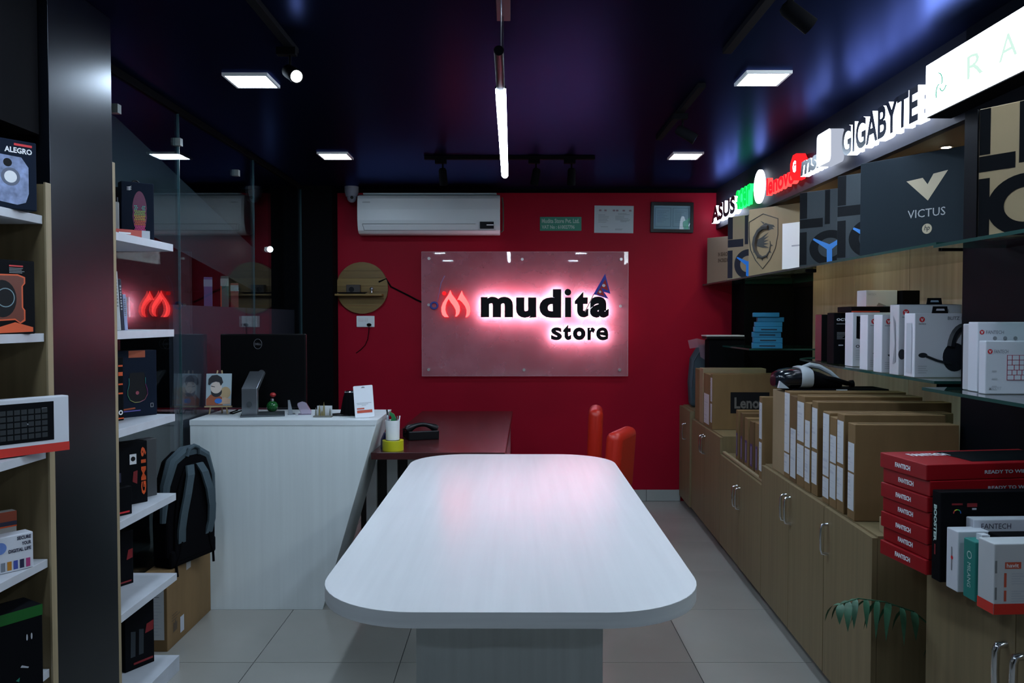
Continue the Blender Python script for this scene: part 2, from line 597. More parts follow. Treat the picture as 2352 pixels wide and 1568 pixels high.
# ================================================================== LAMPS
# square ceiling panel lights
PL = [(-1.08, 3.37, 'near the lit spotlight, left side of the ceiling'), (1.03, 3.34, 'above the right aisle, nearer of two on that side'),
      (-1.07, 4.91, 'on the left of the ceiling close to the back wall'), (1.05, 4.91, 'right of the ceiling track near the framed papers')]
# the same grid carries on towards the entrance behind the camera
for y, w_ in ((1.80, 'third from the back wall'), (.26, 'fourth from the back wall'), (-1.28, 'fifth from the back wall')):
    PL += [(-1.08, y, 'in the left row, ' + w_), (1.03, y, 'in the right row, ' + w_)]
for i, (x, y, where) in enumerate(PL):
    t = thing('ceiling_panel_light', 'square white LED ceiling panel ' + where,
              'ceiling light', (x, y, HC), 0, 'square LED ceiling panels')
    fr = MB()
    for a, b in (((-.092, -.092, -.012), (.092, -.082, 0)), ((-.092, .082, -.012), (.092, .092, 0)), ((-.092, -.082, -.012), (-.082, .082, 0)), ((.082, -.082, -.012), (.092, .082, 0))):
        fr.box(a, b)
    obj('frame', fr, PLASW, t)
    box('diffuser', (-.082, -.082, -.010), (.082, .082, -.001), WHITE_E, t)

# linear pendant over the table, hung on two wires from a slim canopy
t = thing('pendant_light', 'slim black linear pendant with glowing white tube over the table', 'pendant light', (-.035, 0, 0))
box('canopy', (-.015, 2.13, HC - .022), (.030, 2.66, HC), mat('dark canopy', (.05, .045, .05), .35), t, .002)
obj('wire', MB().cyl((.006, 2.16, 2.13), (.006, 2.16, HC - .02), .0016, n=6), STEEL, t)
obj('wire', MB().cyl((.006, 2.62, 2.13), (.006, 2.62, HC - .02), .0016, n=6), STEEL, t)
obj('housing', MB().cyl((0, 2.15, 2.115), (0, 2.50, 2.115), .0135, n=16), GLOSSK, t)
half = lambda r, a0, a1, n=10: [(r * math.cos(R(a0 + (a1 - a0) * k / n)), 2.115 + r * math.sin(R(a0 + (a1 - a0) * k / n))) for k in range(n + 1)]
obj('upper_housing', MB().prism(half(.017, -5, 185), 2.50, 3.985, 0, 0, lambda u, v, n: (u, n, v)), GLOSSK, t)  # black half housing added above the tube to block its upward light
obj('wire_clamp', MB().cyl((.006, 2.62, 2.125), (.006, 2.62, 2.14), .005, n=8), STEEL, t)
obj('tube', MB().prism(half(.0165, 180, 360), 2.50, 3.98, 0, 0, lambda u, v, n: (u, n, v - .0005)), TUBE_E, t)

def spot_head(t, p, aim, lit=False, lens=True):
    """adapter, stem and cylindrical lamp head under a ceiling track"""
    x, y, z = p
    box('adapter', (x - .035, y - .016, z - .045), (x + .035, y + .016, z - .018), MATT, t, .002)
    obj('stem', MB().cyl((x + .012, y, z - .045), (x + .012, y, z - .085), .005, n=8), MATT, t)
    a = Vector(aim).normalized()
    c = Vector((x + .012, y, z - .105))
    h = obj('lamp_head', MB().lathe([(.0005, 0), (.018, .004), (.024, .016), (.026, .105), (.022, .105), (.020, .095), (.0005, .095)], 18), MATT, t, c - a * .035)
    h.rotation_euler = a.to_track_quat('Z', 'Y').to_euler()
    if lens:
        l = obj('lens', MB().cyl((0, 0, .0955), (0, 0, .104), .0205, n=18), SPOT_E if lit else mat('dark lens', (.12, .14, .16), .1), h)
    return h

def track(label, a, b, heads):
    t = thing('track_light', label, 'track light', (0, 0, 0))
    if abs(a[0] - b[0]) > abs(a[1] - b[1]):
        box('rail', (a[0], a[1] - .016, HC - .02), (b[0], a[1] + .016, HC), MATT, t, .001)
    else:
        box('rail', (a[0] - .016, a[1], HC - .02), (a[0] + .016, b[1], HC), MATT, t, .001)
    for x, y, aim, lit in heads:
        spot_head(t, (x, y, HC), aim, lit)
    return t
track('black ceiling track with three spotlights in front of the red wall', (-.535, 4.95), (.505, 4.95),
      [(-.435, 4.95, (.05, .45, -1), False), (.135, 4.95, (-.18, .3, -1), False), (.352, 4.95, (0, .35, -1), False)])
track('black ceiling track with the spotlight aimed at the laptop cartons', (.80, 3.42), (.80, 4.42), [(.80, 3.86, (1, -.15, -.62), False)])
track('black ceiling track nearest the viewer above the right aisle', (.79, 1.98), (.79, 2.99), [(.80, 2.36, (1, .1, -.7), False)])
track('black ceiling track with the lit spotlight beside the left ceiling panel', (-.80, 1.98), (-.80, 2.99), [(-.812, 2.93, (.55, -.75, -.45), True)])

# small warm downlights in the shelf soffit
for i, (y, lab) in enumerate(((3.36, 'tiny warm round downlight in the soffit above the dark box with the big V'), (4.47, 'tiny warm round downlight glowing behind the two black boxes with blue marks'), (5.35, 'tiny warm round downlight in the soffit above the dragon box'))):
    t = thing('recessed_downlight', lab, 'downlight', (1.80, y, 2.12), 0, 'warm downlights over the right shelves')
    obj('ring', MB().lathe([(.019, 0), (.028, 0), (.028, -.004), (.019, -.004), (.019, 0)], 18), CHROME, t)
    obj('bulb', MB().cyl((0, 0, -.003), (0, 0, -.0005), .018, n=16), WARM_E, t)
# bulb in the room behind the glass
t = thing('wall_bulb', 'small round bright bulb seen through the glass partition', 'bulb', (-1.80, 6.06, 1.925))
obj('globe', MB().ball((0, -.05, 0), .022), emis('bulb glow', (.85, .95, 1), 8.0), t)
obj('holder', MB().cyl((0, -.03, 0), (0, .14, 0), .014), MATT, t)

# ================================================================== FASCIA SIGNS
def fx(u, v, n):          # u runs towards the viewer, v up, n out of the fascia into the room
    return (1.563 - n, -u, v)
def fsign(name, label, y_far, y_near, z0, z1, s, face, side, bold, shear=0, dep=.045, n0=.012):
    t = thing(name, label, 'sign', (0, 0, 0), 0, 'lit brand signs along the right fascia')
    letters(s, fx, -y_far, z0, y_far - y_near, z1 - z0, dep, [face, side], t, bold, shear, n0)
    return t
FACEK = mat('dark letter face', (.012, .016, .03), .3)
fsign('illuminated_sign', 'white lit letters with dark faces nearest the red wall', 6.10, 5.46, 2.125, 2.245, 'ASUS', FACEK, SIDE_E, .05)
fsign('illuminated_sign', 'green glowing letters on the fascia left of the white disc', 5.50, 5.165, 2.145, 2.275, 'acer', GREEN_L, GREEN_E, .03, dep=.03)
t = thing('illuminated_sign', 'round white glowing disc sign between the green and red letters', 'sign', (0, 0, 0), 0, 'lit brand signs along the right fascia')
obj('disc_face', MB().cyl(fx(-5.05, 2.232, .012), fx(-5.05, 2.232, .024), .104, n=40), DISC_E, t)
fsign('illuminated_sign', 'red glowing letters on the fascia right of the white disc', 4.84, 4.36, 2.142, 2.245, 'lenovo', RED_L, RED_S, .03, dep=.03)
t = thing('illuminated_sign', 'red glowing octagonal sign with a white G beside the red letters', 'sign', (0, 0, 0), 0, 'lit brand signs along the right fascia')
oc = [(-4.31 + .072 * math.cos(PI / 8 + k * PI / 4), 2.215 + .072 * math.sin(PI / 8 + k * PI / 4)) for k in range(8)]
obj('octagon', MB().prism(oc, .012, .06, 0, 0, fx), RED_E, t)
flat_text('letter', 'G', fx, -4.335, 2.185, .05, .062, DISC_E, t, .0612, .06)
fsign('illuminated_sign', 'short white lit letters with dark slanted faces beside the red octagon', 4.23, 3.95, 2.148, 2.245, 'msi', FACEK, SIDE_E, .05, .18)
t = thing('illuminated_sign', 'white glowing rounded square sign next to the long dark letters', 'sign', (0, 0, 0), 0, 'lit brand signs along the right fascia')
sq = []
for cx, cy, a0 in ((.065, .055, 0), (-.065, .055, 90), (-.065, -.055, 180), (.065, -.055, 270)):
    for k in range(5):
        a = R(a0 + k * 22.5)
        sq.append((-3.87 + cx + .022 * math.cos(a), 2.222 + cy + .022 * math.sin(a)))
obj('light_box', MB().prism(sq, .012, .075, 0, 1, fx), [DISC_E, emis('dim box side', (.75, .82, 1), .55)], t)
fsign('illuminated_sign', 'long row of large dark letters with white lit sides beside the light box', 3.70, 3.01, 2.142, 2.275, 'GIGABYTE', FACEK, SIDE_E, .03)
# long white light box with faint green lettering
t = thing('illuminated_sign', 'long brilliant white light box sign nearest the viewer with faint green marks', 'sign', (0, 0, 0), 0, 'lit brand signs along the right fascia')
box('housing', (1.475, 1.75, 2.118), (1.563, 2.885, 2.305), MATT, t, .002)
box('lit_face', (1.468, 1.755, 2.122), (1.474, 2.880, 2.301), BOX_E, t)
GREENF = emis('pale green mark', (.72, 1.0, .88), .86)
fb = lambda u, v, n: (1.468 - n, -u, v)
for k, ch in enumerate('RAZER'):
    flat_text('letter', ch, fb, -2.62 + k * .17, 2.175, .09, .075, GREENF, t, .0012, .0)
loop = MB()
for q in range(3):
    a0 = 2 * PI * q / 3 + .4
    loop.tube([fb(-2.78 + (.008 + .03 * s) * math.cos(a0 + 1.5 * s), 2.205 + (.008 + .04 * s) * math.sin(a0 + 1.5 * s), .002) for s in [k / 7 for k in range(8)]], .002, 5)
obj('loop_emblem', loop, emis('green mark', (.03, .5, .3), .8), t)

# ================================================================== BACK WALL
WB = lambda u, v, n: (u, YB - n, v)
# air conditioner
t = thing('air_conditioner', 'white split air conditioner high on the red wall', 'air conditioner', (0, 0, 0))
prof = [(6.195, 2.055), (6.195, 2.335), (6.06, 2.335), (6.035, 2.325), (6.012, 2.322), (5.998, 2.30), (5.992, 2.22), (5.994, 2.14), (6.003, 2.10), (6.02, 2.065), (6.05, 2.045), (6.12, 2.040)]
obj('body', MB().prism(prof, -1.148, -.090, 0, 0, lambda u, v, n: (n, u, v)), mat('ice white plastic', (.80, .86, .87), .33), t, bev=.004)
box('top_grille', (-1.11, 6.03, 2.336), (-.115, 6.15, 2.346), mat('ice grey plastic', (.5, .6, .64), .4), t, .001)
fl = MB()
fl.tube([(-1.11, 5.9955, 2.112), (-.27, 5.9965, 2.112)], .0014, 5)
fl.tube([(-1.11, 5.9955, 2.112), (-1.10, 6.018, 2.066)], .0014, 5)
fl.tube([(-1.10, 6.0165, 2.068), (-.12, 6.0165, 2.068)], .0014, 5)
obj('louvre_seam', fl, mat('seam shadow grey', (.12, .14, .15), .6), t)
box('display', (-.238, 5.987, 2.077), (-.135, 6.01, 2.128), BLACK, t, .002)
box('display_mark', (-.188, 5.9855, 2.101), (-.137, 5.988, 2.106), mat('white mark', (.6, .6, .65), .4, emit=(.8, .85, 1), es=.25), t)
box('logo_strip', (-1.108, 5.9915, 2.268), (-1.052, 5.994, 2.276), mat('faint grey print', (.52, .57, .58), .5), t)
obj('drain_pipe', MB().tube([(-.075, 6.15, 2.33), (-.068, 6.15, 2.28), (-.066, 6.15, 2.15), (-.068, 6.15, 2.08), (-.082, 6.16, 2.07)], .006, 8), mat('grey insulation', (.09, .075, .06), .8), t)
# dome camera
t = thing('security_camera', 'white dome security camera under the ceiling left of the air conditioner', 'camera', (-1.205, 6.08, 2.36))
obj('base', MB().lathe([(.0005, .04), (.052, .04), (.052, 0), (.043, -.035), (.0005, -.035)], 24), mat('camera grey', (.30, .31, .36), .5), t)
obj('dome', MB().ball((.004, -.012, -.045), .036), mat('camera grey', ), t)
obj('lens', MB().cyl((.010, -.040, -.045), (.012, -.052, -.048), .012), BLACK, t)
# round wooden shelf with bits on it
t = thing('round_wall_shelf', 'round slatted wooden wall shelf left of the acrylic sign', 'shelf', (-1.148, YB, 1.645))
BAM = [mat('bamboo %d' % i, c, .45, noise=((3, 30, 30), .15)) for i, c in enumerate(((.20, .12, .030), (.24, .15, .040), (.18, .105, .026)))]
zz = [-.198, -.135, -.085, -.030, .015, .075, .13, .198]
for k, (a, b) in enumerate(zip(zz, zz[1:])):
    pts = []
    n = 8
    for q in range(n + 1):
        z = a + .0008 + (b - a - .0016) * q / n
        pts.append((math.sqrt(max(0, .198 ** 2 - z * z)), z))
    poly = pts + [(-x, z) for x, z in pts[::-1]]
    obj('plank', MB().prism(poly, .004, .024, 0, 0, lambda u, v, n: (u, -n, v)), BAM[k % 3], t)
box('ledge', (-.215, -.115, -.062), (.165, -.02, -.048), BAM[1], t, .002)
t2 = thing('keepsake_box', 'small dark box standing on the round wooden shelf', 'box', (-1.205, YB - .085, 1.597))
box('body', (-.052, 0, 0), (.052, .04, .070), mat('dim brown card', (.045, .035, .03), .6), t2, .002)
obj('oval_hole', MB().cyl((-.012, .0005, .034), (-.012, -.002, .034), .02, n=20), INK, t2)
obj('tray', MB().prism([(-.10, 0), (.09, 0), (.11, .012), (-.12, .012)], -.03, -.001, 0, 0, lambda u, v, n: (u, n, v)), MATT, t2)
t2 = thing('silver_ornament', 'tiny silver ornament on the right end of the round shelf', 'ornament', (-1.064, YB - .085, 1.597))
obj('foot', MB().lathe([(.0005, .002), (.016, 0), (.018, .006), (.007, .012), (.006, .026)], 16), CHROME, t2)
obj('head', MB().ball((0, 0, .038), .0155), STEEL, t2)
# wall socket with plug and lead
t = thing('wall_socket', 'white power socket plate with a black plug below the round shelf', 'socket', (-1.125, YB, 1.345))
box('plate', (-.070, -.012, 0), (.068, 0, .086), mat('ice white plastic'), t, .004)
box('switch', (-.055, -.015, .044), (-.012, -.011, .072), PLASW, t, .001)
box('switch', (-.006, -.015, .044), (.022, -.011, .072), PLASW, t, .001)
obj('plug', MB().lathe([(.0005, 0), (.014, .002), (.016, .016), (.010, .03)], 14, fn=lambda x, y, z: (.03 + x * 1.15, -.012 - z, .018 + y * .75)), MATT, t)
obj('lead', MB().tube([(.030, -.03, .012), (.028, -.03, -.03), (.018, -.015, -.09), (-.005, -.01, -.14), (-.04, -.008, -.175), (-.075, -.006, -.20)], .003, 6), MATT, t)
# cable from the round shelf to the sign
t = obj('wall_cable', MB().tube([(-1.02, YB - .03, 1.69), (-.965, YB - .02, 1.715), (-.93, YB - .006, 1.655), (-.86, YB - .006, 1.62), (-.79, YB - .006, 1.585), (-.735, YB - .006, 1.555), (-.688, YB - .006, 1.535)], .006, 6), MATT)
tag(t, 'black cable sagging from the round shelf to the acrylic sign', 'cable')
# acrylic sign with lit letters
t = thing('store_sign', 'clear acrylic wall sign with lit flame emblem and black letters', 'sign', (0, 0, 0))
Y0 = YB - .045
box('acrylic_board', (-.690, Y0, .970), (.888, Y0 + .008, 1.920), ACRYL, t)
ed = MB()
for a, b in (((-.6905, Y0 - .0002, .9695), (-.688, Y0 + .0082, 1.9205)), ((.886, Y0 - .0002, .9695), (.8885, Y0 + .0082, 1.9205)), ((-.69, Y0 - .0002, .9695), (.888, Y0 + .0082, .972)), ((-.69, Y0 - .0002, 1.918), (.888, Y0 + .0082, 1.9205))):
    ed.box(a, b)
obj('polished_edge', ed, mat('pink edge', (.45, .30, .33), .3), t)
for x, z in ((-.633, 1.868), (.078, 1.862), (.832, 1.862), (-.636, 1.515), (.828, 1.505), (-.638, 1.020), (.092, 1.018), (.824, 1.018)):
    obj('standoff', MB().cyl((x, Y0 - .006, z), (x, YB, z), .011, n=14), mat('satin steel', (.6, .6, .58), .3, .7), t)
SG = lambda u, v, n: (u, Y0 - n, v)
PX = lambda p: (p - 1176) / 300.0                 # sign field: pixels of the photograph to metres
PZ = lambda p: 1.405 + (733.5 - p) / 300.6
K1 = mat('black acrylic face', (.010, .010, .012), .12)
CR = lambda a: PX(1000 + a / 5.227)
CZ = lambda b: PZ(580 + b / 5.227)
for ch, a0, a1, b0, b1 in (('m', 550, 932, 778, 535), ('u', 968, 1208, 785, 543), ('d', 1243, 1503, 785, 445), ('t', 1663, 1826, 780, 472), ('a', 1843, 2066, 783, 533),
                           ('s', 1383, 1512, 1050, 898), ('t', 1526, 1622, 1048, 865), ('o', 1642, 1792, 1050, 898), ('r', 1814, 1907, 1048, 900), ('e', 1918, 2062, 1052, 898)):
    letters(ch, SG, CR(a0), CZ(b0), CR(a1) - CR(a0), CZ(b1) - CZ(b0), .022, [K1, HALO_E, BACK_E], t, .03 if ch in 'es' else .055, 0, .040)
i_ = MB()
i_.prism([(CR(1548), CZ(778)), (CR(1621), CZ(778)), (CR(1621), CZ(543)), (CR(1548), CZ(543))], .040, .062, 0, 1, SG)
i_.cyl(SG(CR(1581), CZ(482), .040), SG(CR(1581), CZ(482), .062), .0255, n=24)
for k, (f_, v_) in enumerate(zip(i_.f, i_.m)):
    if len(f_) == 4 and k > 1:
        i_.m[k] = 1
obj('letter', i_, [K1, HALO_E], t)
def flame(pts):
    return [(CR(a), CZ(b)) for a, b in pts]
for pts in ([(185, 455), (163, 505), (125, 560), (95, 610), (78, 660), (78, 710), (90, 750), (115, 775), (165, 777), (138, 735), (126, 690), (130, 640), (145, 595), (165, 560), (190, 555)],
            [(185, 455), (205, 505), (240, 550), (275, 600), (297, 650), (300, 700), (288, 740), (262, 768), (243, 770), (252, 730), (248, 690), (225, 645), (190, 600), (165, 560), (168, 500)],
            [(322, 462), (340, 510), (375, 560), (405, 610), (424, 660), (425, 710), (412, 750), (385, 776), (366, 778), (377, 735), (378, 690), (360, 645), (325, 600), (290, 570), (268, 572), (290, 525)]):
    obj('flame_stroke', MB().prism(flame(pts), .003, .030, 0, 1, SG), [RED_F, RED_E], t)
obj('emblem_dot', MB().cyl(SG(CR(110), CZ(492), .003), SG(CR(110), CZ(492), .02), .015, n=16), RED_E, t)
# paper flag stuck on the last letter
t = thing('paper_flag', 'small double-pointed red and blue flag stuck on the store sign', 'flag', (0, 0, 0))
FG = lambda u, v, n: SG(CR(u), CZ(v), n)
obj('blue_border', MB().prism([(2022, 262), (2085, 500), (2005, 475), (2065, 560), (1885, 505)], .064, .065, 0, 0, FG), mat('flag blue', (.03, .05, .42), .6), t)
obj('red_field', MB().prism([(2025, 328), (2060, 462), (1975, 430), (2018, 530), (1922, 500)], .0655, .066, 0, 0, FG), mat('flag red', (.45, .012, .015), .6), t)
obj('moon', MB().prism([(2006 + 20 * math.cos(k * PI / 5), 402 + 18 * math.sin(k * PI / 5)) for k in range(10)], .0665, .067, 0, 0, FG), WINK, t)
obj('sun', MB().prism([(1963 + 17 * math.cos(k * PI / 6) * (1 if k % 2 else .75), 477 + 17 * math.sin(k * PI / 6) * (1 if k % 2 else .75)) for k in range(12)], .0665, .067, 0, 0, FG), WINK, t)
obj('stick', MB().cyl(FG(1888, 505, .066), FG(1785, 715, .066), .004, n=8), mat('pale stick', (.7, .5, .5), .5), t)
# blue loop hanging by the emblem
t = thing('blue_lanyard', 'blue ring with a thin blue cord hanging left of the red emblem', 'lanyard', (0, 0, 0))
obj('ring', MB().tube([SG(PX(998) + .026 * math.cos(2 * PI * k / 20), PZ(702) + .024 * math.sin(2 * PI * k / 20), .010) for k in range(20)], .008, 8, 0, True), mat('cord blue', (.05, .09, .40), .5), t)
obj('cord', MB().tube([SG(PX(1005), PZ(694), .008), SG(PX(1009), PZ(675), .006), SG(PX(1014), PZ(650), .006), SG(PX(1022), PZ(634), .006)], .0032, 6), mat('cord pale blue', (.25, .22, .45), .5), t)
# papers on the wall
t = thing('tax_plate', 'green printed plate with two lines of white lettering on the red wall', 'sign', (.214, YB, 2.083))
box('plate', (0, -.004, 0), (.318, 0, .106), mat('plate green', (.03, .26, .17), .5), t, .001)
pf = lambda u, v, n: (u, -.004 - n, v)
flat_text('lettering', 'Mudita Store Pvt. Ltd.', pf, .014, .058, .288, .034, mat('pale mint', (.40, .58, .50), .5), t, .001, .03)
flat_text('lettering', 'VAT No : 610027796', pf, .014, .014, .252, .030, mat('pale mint'), t, .001, .03)
t = thing('certificate', 'unframed white printed sheet on the red wall left of the black frame', 'paper', (.630, YB, 2.068), 0, None, (0, R(.7), 0))
box('sheet', (0, -.003, 0), (.300, 0, .208), mat('bluish paper', (.50, .58, .62), .6), t)
pc = MB()
rnd = random.Random(3)
for (u0, u1, v0, v1, st) in ((.03, .13, .08, .14, .011), (.16, .27, .10, .13, .009), (.18, .27, .14, .155, .008), (.05, .11, .045, .05, .01), (.16, .23, .022, .035, .008), (.20, .28, .085, .10, .007)):
    v = v0
    while v < v1:
        q = u0 + (u1 - u0) * rnd.uniform(.5, 1)
        pc.add([(u0, -.0042, v), (q, -.0042, v), (q, -.0042, v + .003), (u0, -.0042, v + .003)], [(0, 1, 2, 3)])
        v += st
obj('printed_lines', pc, mat('soft grey ink', (.25, .29, .32), .6), t)['kind'] = 'stuff'
cr_ = MB()
for x in (.035, .075, .14, .165, .215, .265):
    cr_.add([(x, -.0042, .165), (x + .018, -.0042, .165), (x + .018, -.0042, .178), (x, -.0042, .178)], [(0, 1, 2, 3)])
obj('printed_crests', cr_, mat('soft maroon ink', (.30, .22, .26), .6), t)['kind'] = 'stuff'
t = thing('framed_certificate', 'black framed pair of papers behind glass on the red wall', 'picture frame', (1.060, YB, 2.070), 0, None, (0, R(.9), 0))
fr = MB()
for a, b in (((0, -.022, 0), (.325, 0, .026)), ((0, -.022, .206), (.325, 0, .232)), ((0, -.022, .026), (.022, 0, .206)), ((.303, -.022, .026), (.325, 0, .206))):
    fr.box(a, b)
obj('frame', fr, BLACK, t, bev=.002)
box('mount', (.02, -.006, .024), (.305, -.003, .208), mat('bluish paper'), t)
for x in (.034, .170):
    m_ = MB()
    for a, b in (((x, -.0072, .045), (x + .122, -.0062, .048)), ((x, -.0072, .188), (x + .122, -.0062, .191)), ((x, -.0072, .048), (x + .003, -.0062, .188)), ((x + .119, -.0072, .048), (x + .122, -.0062, .188))):
        m_.box(a, b)
    for k in range(8):
        m_.box((x + .015, -.0072, .165 - k * .012), (x + .105 - (k * 7 % 5) * .01, -.0062, .167 - k * .012))
    obj('printed_page', m_, mat('soft grey ink'), t)
box('glazing', (.02, -.014, .024), (.305, -.012, .208), PANE, t)

# ================================================================== TABLE
t = thing('display_table', 'long white wood-look table with rounded corners in the middle of the shop', 'table', (0, 2.85, 0), -.25)
def rrect(x0, x1, y0, y1, r, n=8):
    o = []
    for cx, cy, a0 in ((x1 - r, y1 - r, 0), (x0 + r, y1 - r, 90), (x0 + r, y0 + r, 180), (x1 - r, y0 + r, 270)):
        for k in range(n + 1):
            a = R(a0 + 90 * k / n)
            o.append((cx + r * math.cos(a), cy + r * math.sin(a)))
    return o
obj('tabletop', MB().prism(rrect(-.468, .468, -1.06, 1.06, .25, 12), .711, .748, 0, 0, None, True), TABLEM, t)
obj('edge_band', MB().prism(rrect(-.4685, .4685, -1.0605, 1.0605, .2505, 12), .712, .7475, 0, 0, None, True), mat('grey edge band', (.66, .69, .70), .4, noise=((3, 3, 60), .06)), t)
lm = mat('grey green laminate', (.55, .60, .60), .35, noise=((40, 40, 1.4), .06))
box('pedestal', (-.252, -.73, 0), (.245, .75, .711), lm, t, .001)
# ================================================================== COUNTER
t = thing('reception_counter', 'pale wood-look reception counter with a slanted right end', 'counter', (0, 0, 0))
cf = lambda u, v, n: (u, n, v)
def slabY(nm, poly, y0, y1, m, par):
    return obj(nm, MB().prism(poly, y0, y1, 0, 0, cf), m, par)
fb_ = mat('pale streaked laminate', (.80, .86, .86), .38, noise=((34, 34, 1.2), .035))
yf, yb = 3.865, 4.30
slabY('front_panel', [(-1.550, 0), (-.918, 0), (-.655, .895), (-1.550, .895)], yf, yf + .02, fb_, t)
slabY('left_panel', [(-1.550, 0), (-1.530, 0), (-1.530, .895), (-1.550, .895)], yf + .02, yb, fb_, t)
slabY('slanted_end_panel', [(-.940, 0), (-.918, 0), (-.655, .895), (-.677, .895)], yf + .02, yb, mat('grey green laminate'), t)
slabY('countertop', [(-1.552, .895), (-.655, .895), (-.648, .920), (-1.552, .920)], yf - .002, yb + .02, mat('counter top laminate', (.74, .79, .80), .32, noise=((1.6, 34, 34), .04)), t)
# ================================================================== DARK DESK
t = thing('office_desk', 'dark mahogany desk with white slatted front behind the counter', 'desk', (0, 0, 0))
obj('desktop', MB().prism([(-.694, 3.945), (-.034, 3.945), (.004, 5.73), (-.640, 5.73)], .715, .750), DKWOOD, t, bev=.002)
box('side_panel', (-.030, 4.0, 0), (-.008, 5.70, .715), DKWOOD, t)
box('front_panel', (-.83, 4.40, 0), (-.04, 4.42, .715), mat('near black brown board', (.012, .009, .008), .5), t)
for x in (-.795, -.682, -.569, -.456, -.343, -.230, -.117):
    box('slat', (x, 4.37, 0), (x + .057, 4.40, .712), mat('pale streaked laminate'), t, .001)

# ================================================================== RED CHAIRS
def red_chair(label, loc, rz, hb, lean):
    t = thing('visitor_chair', label, 'chair', loc, rz, 'red leatherette chairs by the desk')
    bp = MB().box((-.17, -.045, .44), (.17, .045, hb))
    b = obj('backrest', bp, REDL, t, (0, .20, 0), (R(-lean), 0, 0), bev=.040, seg=4)
    for p in b.data.polygons:
        p.use_smooth = True
    s = obj('seat', MB().box((-.20, -.20, .40), (.20, .16, .49)), REDL, t, bev=.03, seg=4)
    for x in (-.19, .19):
        for y in (-.19, .18):
            obj('leg', MB().cyl((x, y, 0), (x * .92, y * .92, .41), .012, .014, 10), CHROME, t)
    return t
red_chair('red padded chair with its tall backrest seen edge-on behind the table', (.303, 5.10, 0), -96, .852, 2)
red_chair('red padded chair turned at an angle beside the edge-on chair', (.375, 4.54, 0), -114, .800, 4)

# ================================================================== ON THE COUNTER
HT = .920
# portrait on a small easel
t = thing('easel_painting', 'small cartoon portrait on a wooden table easel, left end of the counter', 'painting', (-1.490, 4.08, HT + .004), 6, None, (R(-7), 0, R(6)))
EZ = mat('pine easel', (.36, .26, .13), .5)
box('canvas', (-.062, -.012, .042), (.062, -.002, .205), mat('sky grey canvas', (.34, .42, .46), .6), t, .001)
pf = lambda u, v, n: (u, -.0125 - n, v)
def pp(nm, pts, m, n):
    obj(nm, MB().prism(pts, 0, n, 0, 0, pf), m, t)
def oval(cx, cy, rx, ry, n=18):
    return [(cx + rx * math.cos(2 * PI * k / n), cy + ry * math.sin(2 * PI * k / n)) for k in range(n)]
pp('painted_coat', [(-.060, .044), (.022, .044), (.018, .085), (-.012, .104), (-.040, .098), (-.060, .075)], mat('paint rust', (.32, .09, .04), .6), .0004)
pp('painted_dog', oval(.034, .108, .026, .030), mat('paint sand', (.42, .30, .16), .6), .0006)
pp('painted_paw', [(.0, .050), (.058, .05), (.06, .075), (.03, .085), (.004, .066)], mat('paint peach', (.52, .35, .24), .6), .0008)
pp('painted_beard', oval(-.010, .112, .027, .026), mat('paint dark hair', (.02, .02, .025), .6), .0010)
pp('painted_face', oval(-.012, .134, .028, .030), mat('paint skin', (.62, .52, .45), .6), .0012)
pp('painted_mouth', oval(-.008, .108, .008, .003, 8), mat('paint skin'), .0016)
pp('painted_hair', [(-.052, .150), (-.050, .178), (-.034, .196), (-.008, .199), (.014, .186), (.022, .160), (.010, .142), (.004, .160), (-.014, .164), (-.034, .158), (-.044, .146)], mat('paint dark hair'), .0014)
pp('painted_brow', [(-.036, .139), (-.018, .136), (-.018, .139), (-.036, .143)], mat('paint dark hair'), .0016)
pp('painted_ball', oval(.0, .066, .018, .013), mat('paint blue', (.03, .16, .52), .6), .0018)
box('ledge', (-.066, -.020, .034), (.066, .0, .041), EZ, t)
for a, b in (((-.045, -.008, 0), (-.010, .002, .222)), ((.045, -.008, 0), (.010, .002, .222)), ((0, .075, -.008), (0, .006, .20))):
    obj('easel_leg', MB().cyl(a, b, .004, n=8), EZ, t)
# monitor seen from behind
t = thing('computer_monitor', 'large black monitor seen from behind on a silver stand on the counter', 'monitor', (-1.300, 4.10, HT), 0)
box('screen_shell', (-.228, .115, .020), (.220, .145, .408), mat('monitor black', (.003, .003, .0035), .35, spec=.12), t, .006)
lg = MB().tube([(-.030 + .021 * math.cos(2 * PI * k / 24), .112, .356 + .026 * math.sin(2 * PI * k / 24)) for k in range(24)], .0014, 6, 0, True)
obj('logo_ring', lg, mat('dull silver print', (.10, .10, .11), .4), t)
flat_text('logo_lettering', 'DELL', lambda u, v, n: (u, .114 - n, v), -.046, .350, .033, .011, mat('dull silver print'), t, .001, .03)
nk = MB().prism([(-.085, .004), (-.060, .004), (-.060, .125), (.060, .205), (.045, .218), (-.085, .140)], -.052, .026, 0, 0, lambda u, v, n: (n, u, v))
obj('stand_neck', nk, STEEL, t, bev=.003)
obj('cable_hole', MB().cyl((-.012, -.0855, .060), (-.012, -.088, .060), .014, n=18), mat('dark steel', (.10, .115, .125), .4, .6), t)
box('stand_base', (-.078, -.125, 0), (.135, .07, .007), mat('dark steel'), t, .002, rot=(0, 0, R(16)))
obj('stand_arm', MB().cyl((-.012, .03, .192), (-.012, .116, .205), .016), STEEL, t)
obj('power_lead', MB().tube([(-.10, .06, .012), (-.125, .0, .004), (-.15, .03, .004), (-.13, .09, .012), (-.16, .15, .004)], .0035, 6), MATT, t)
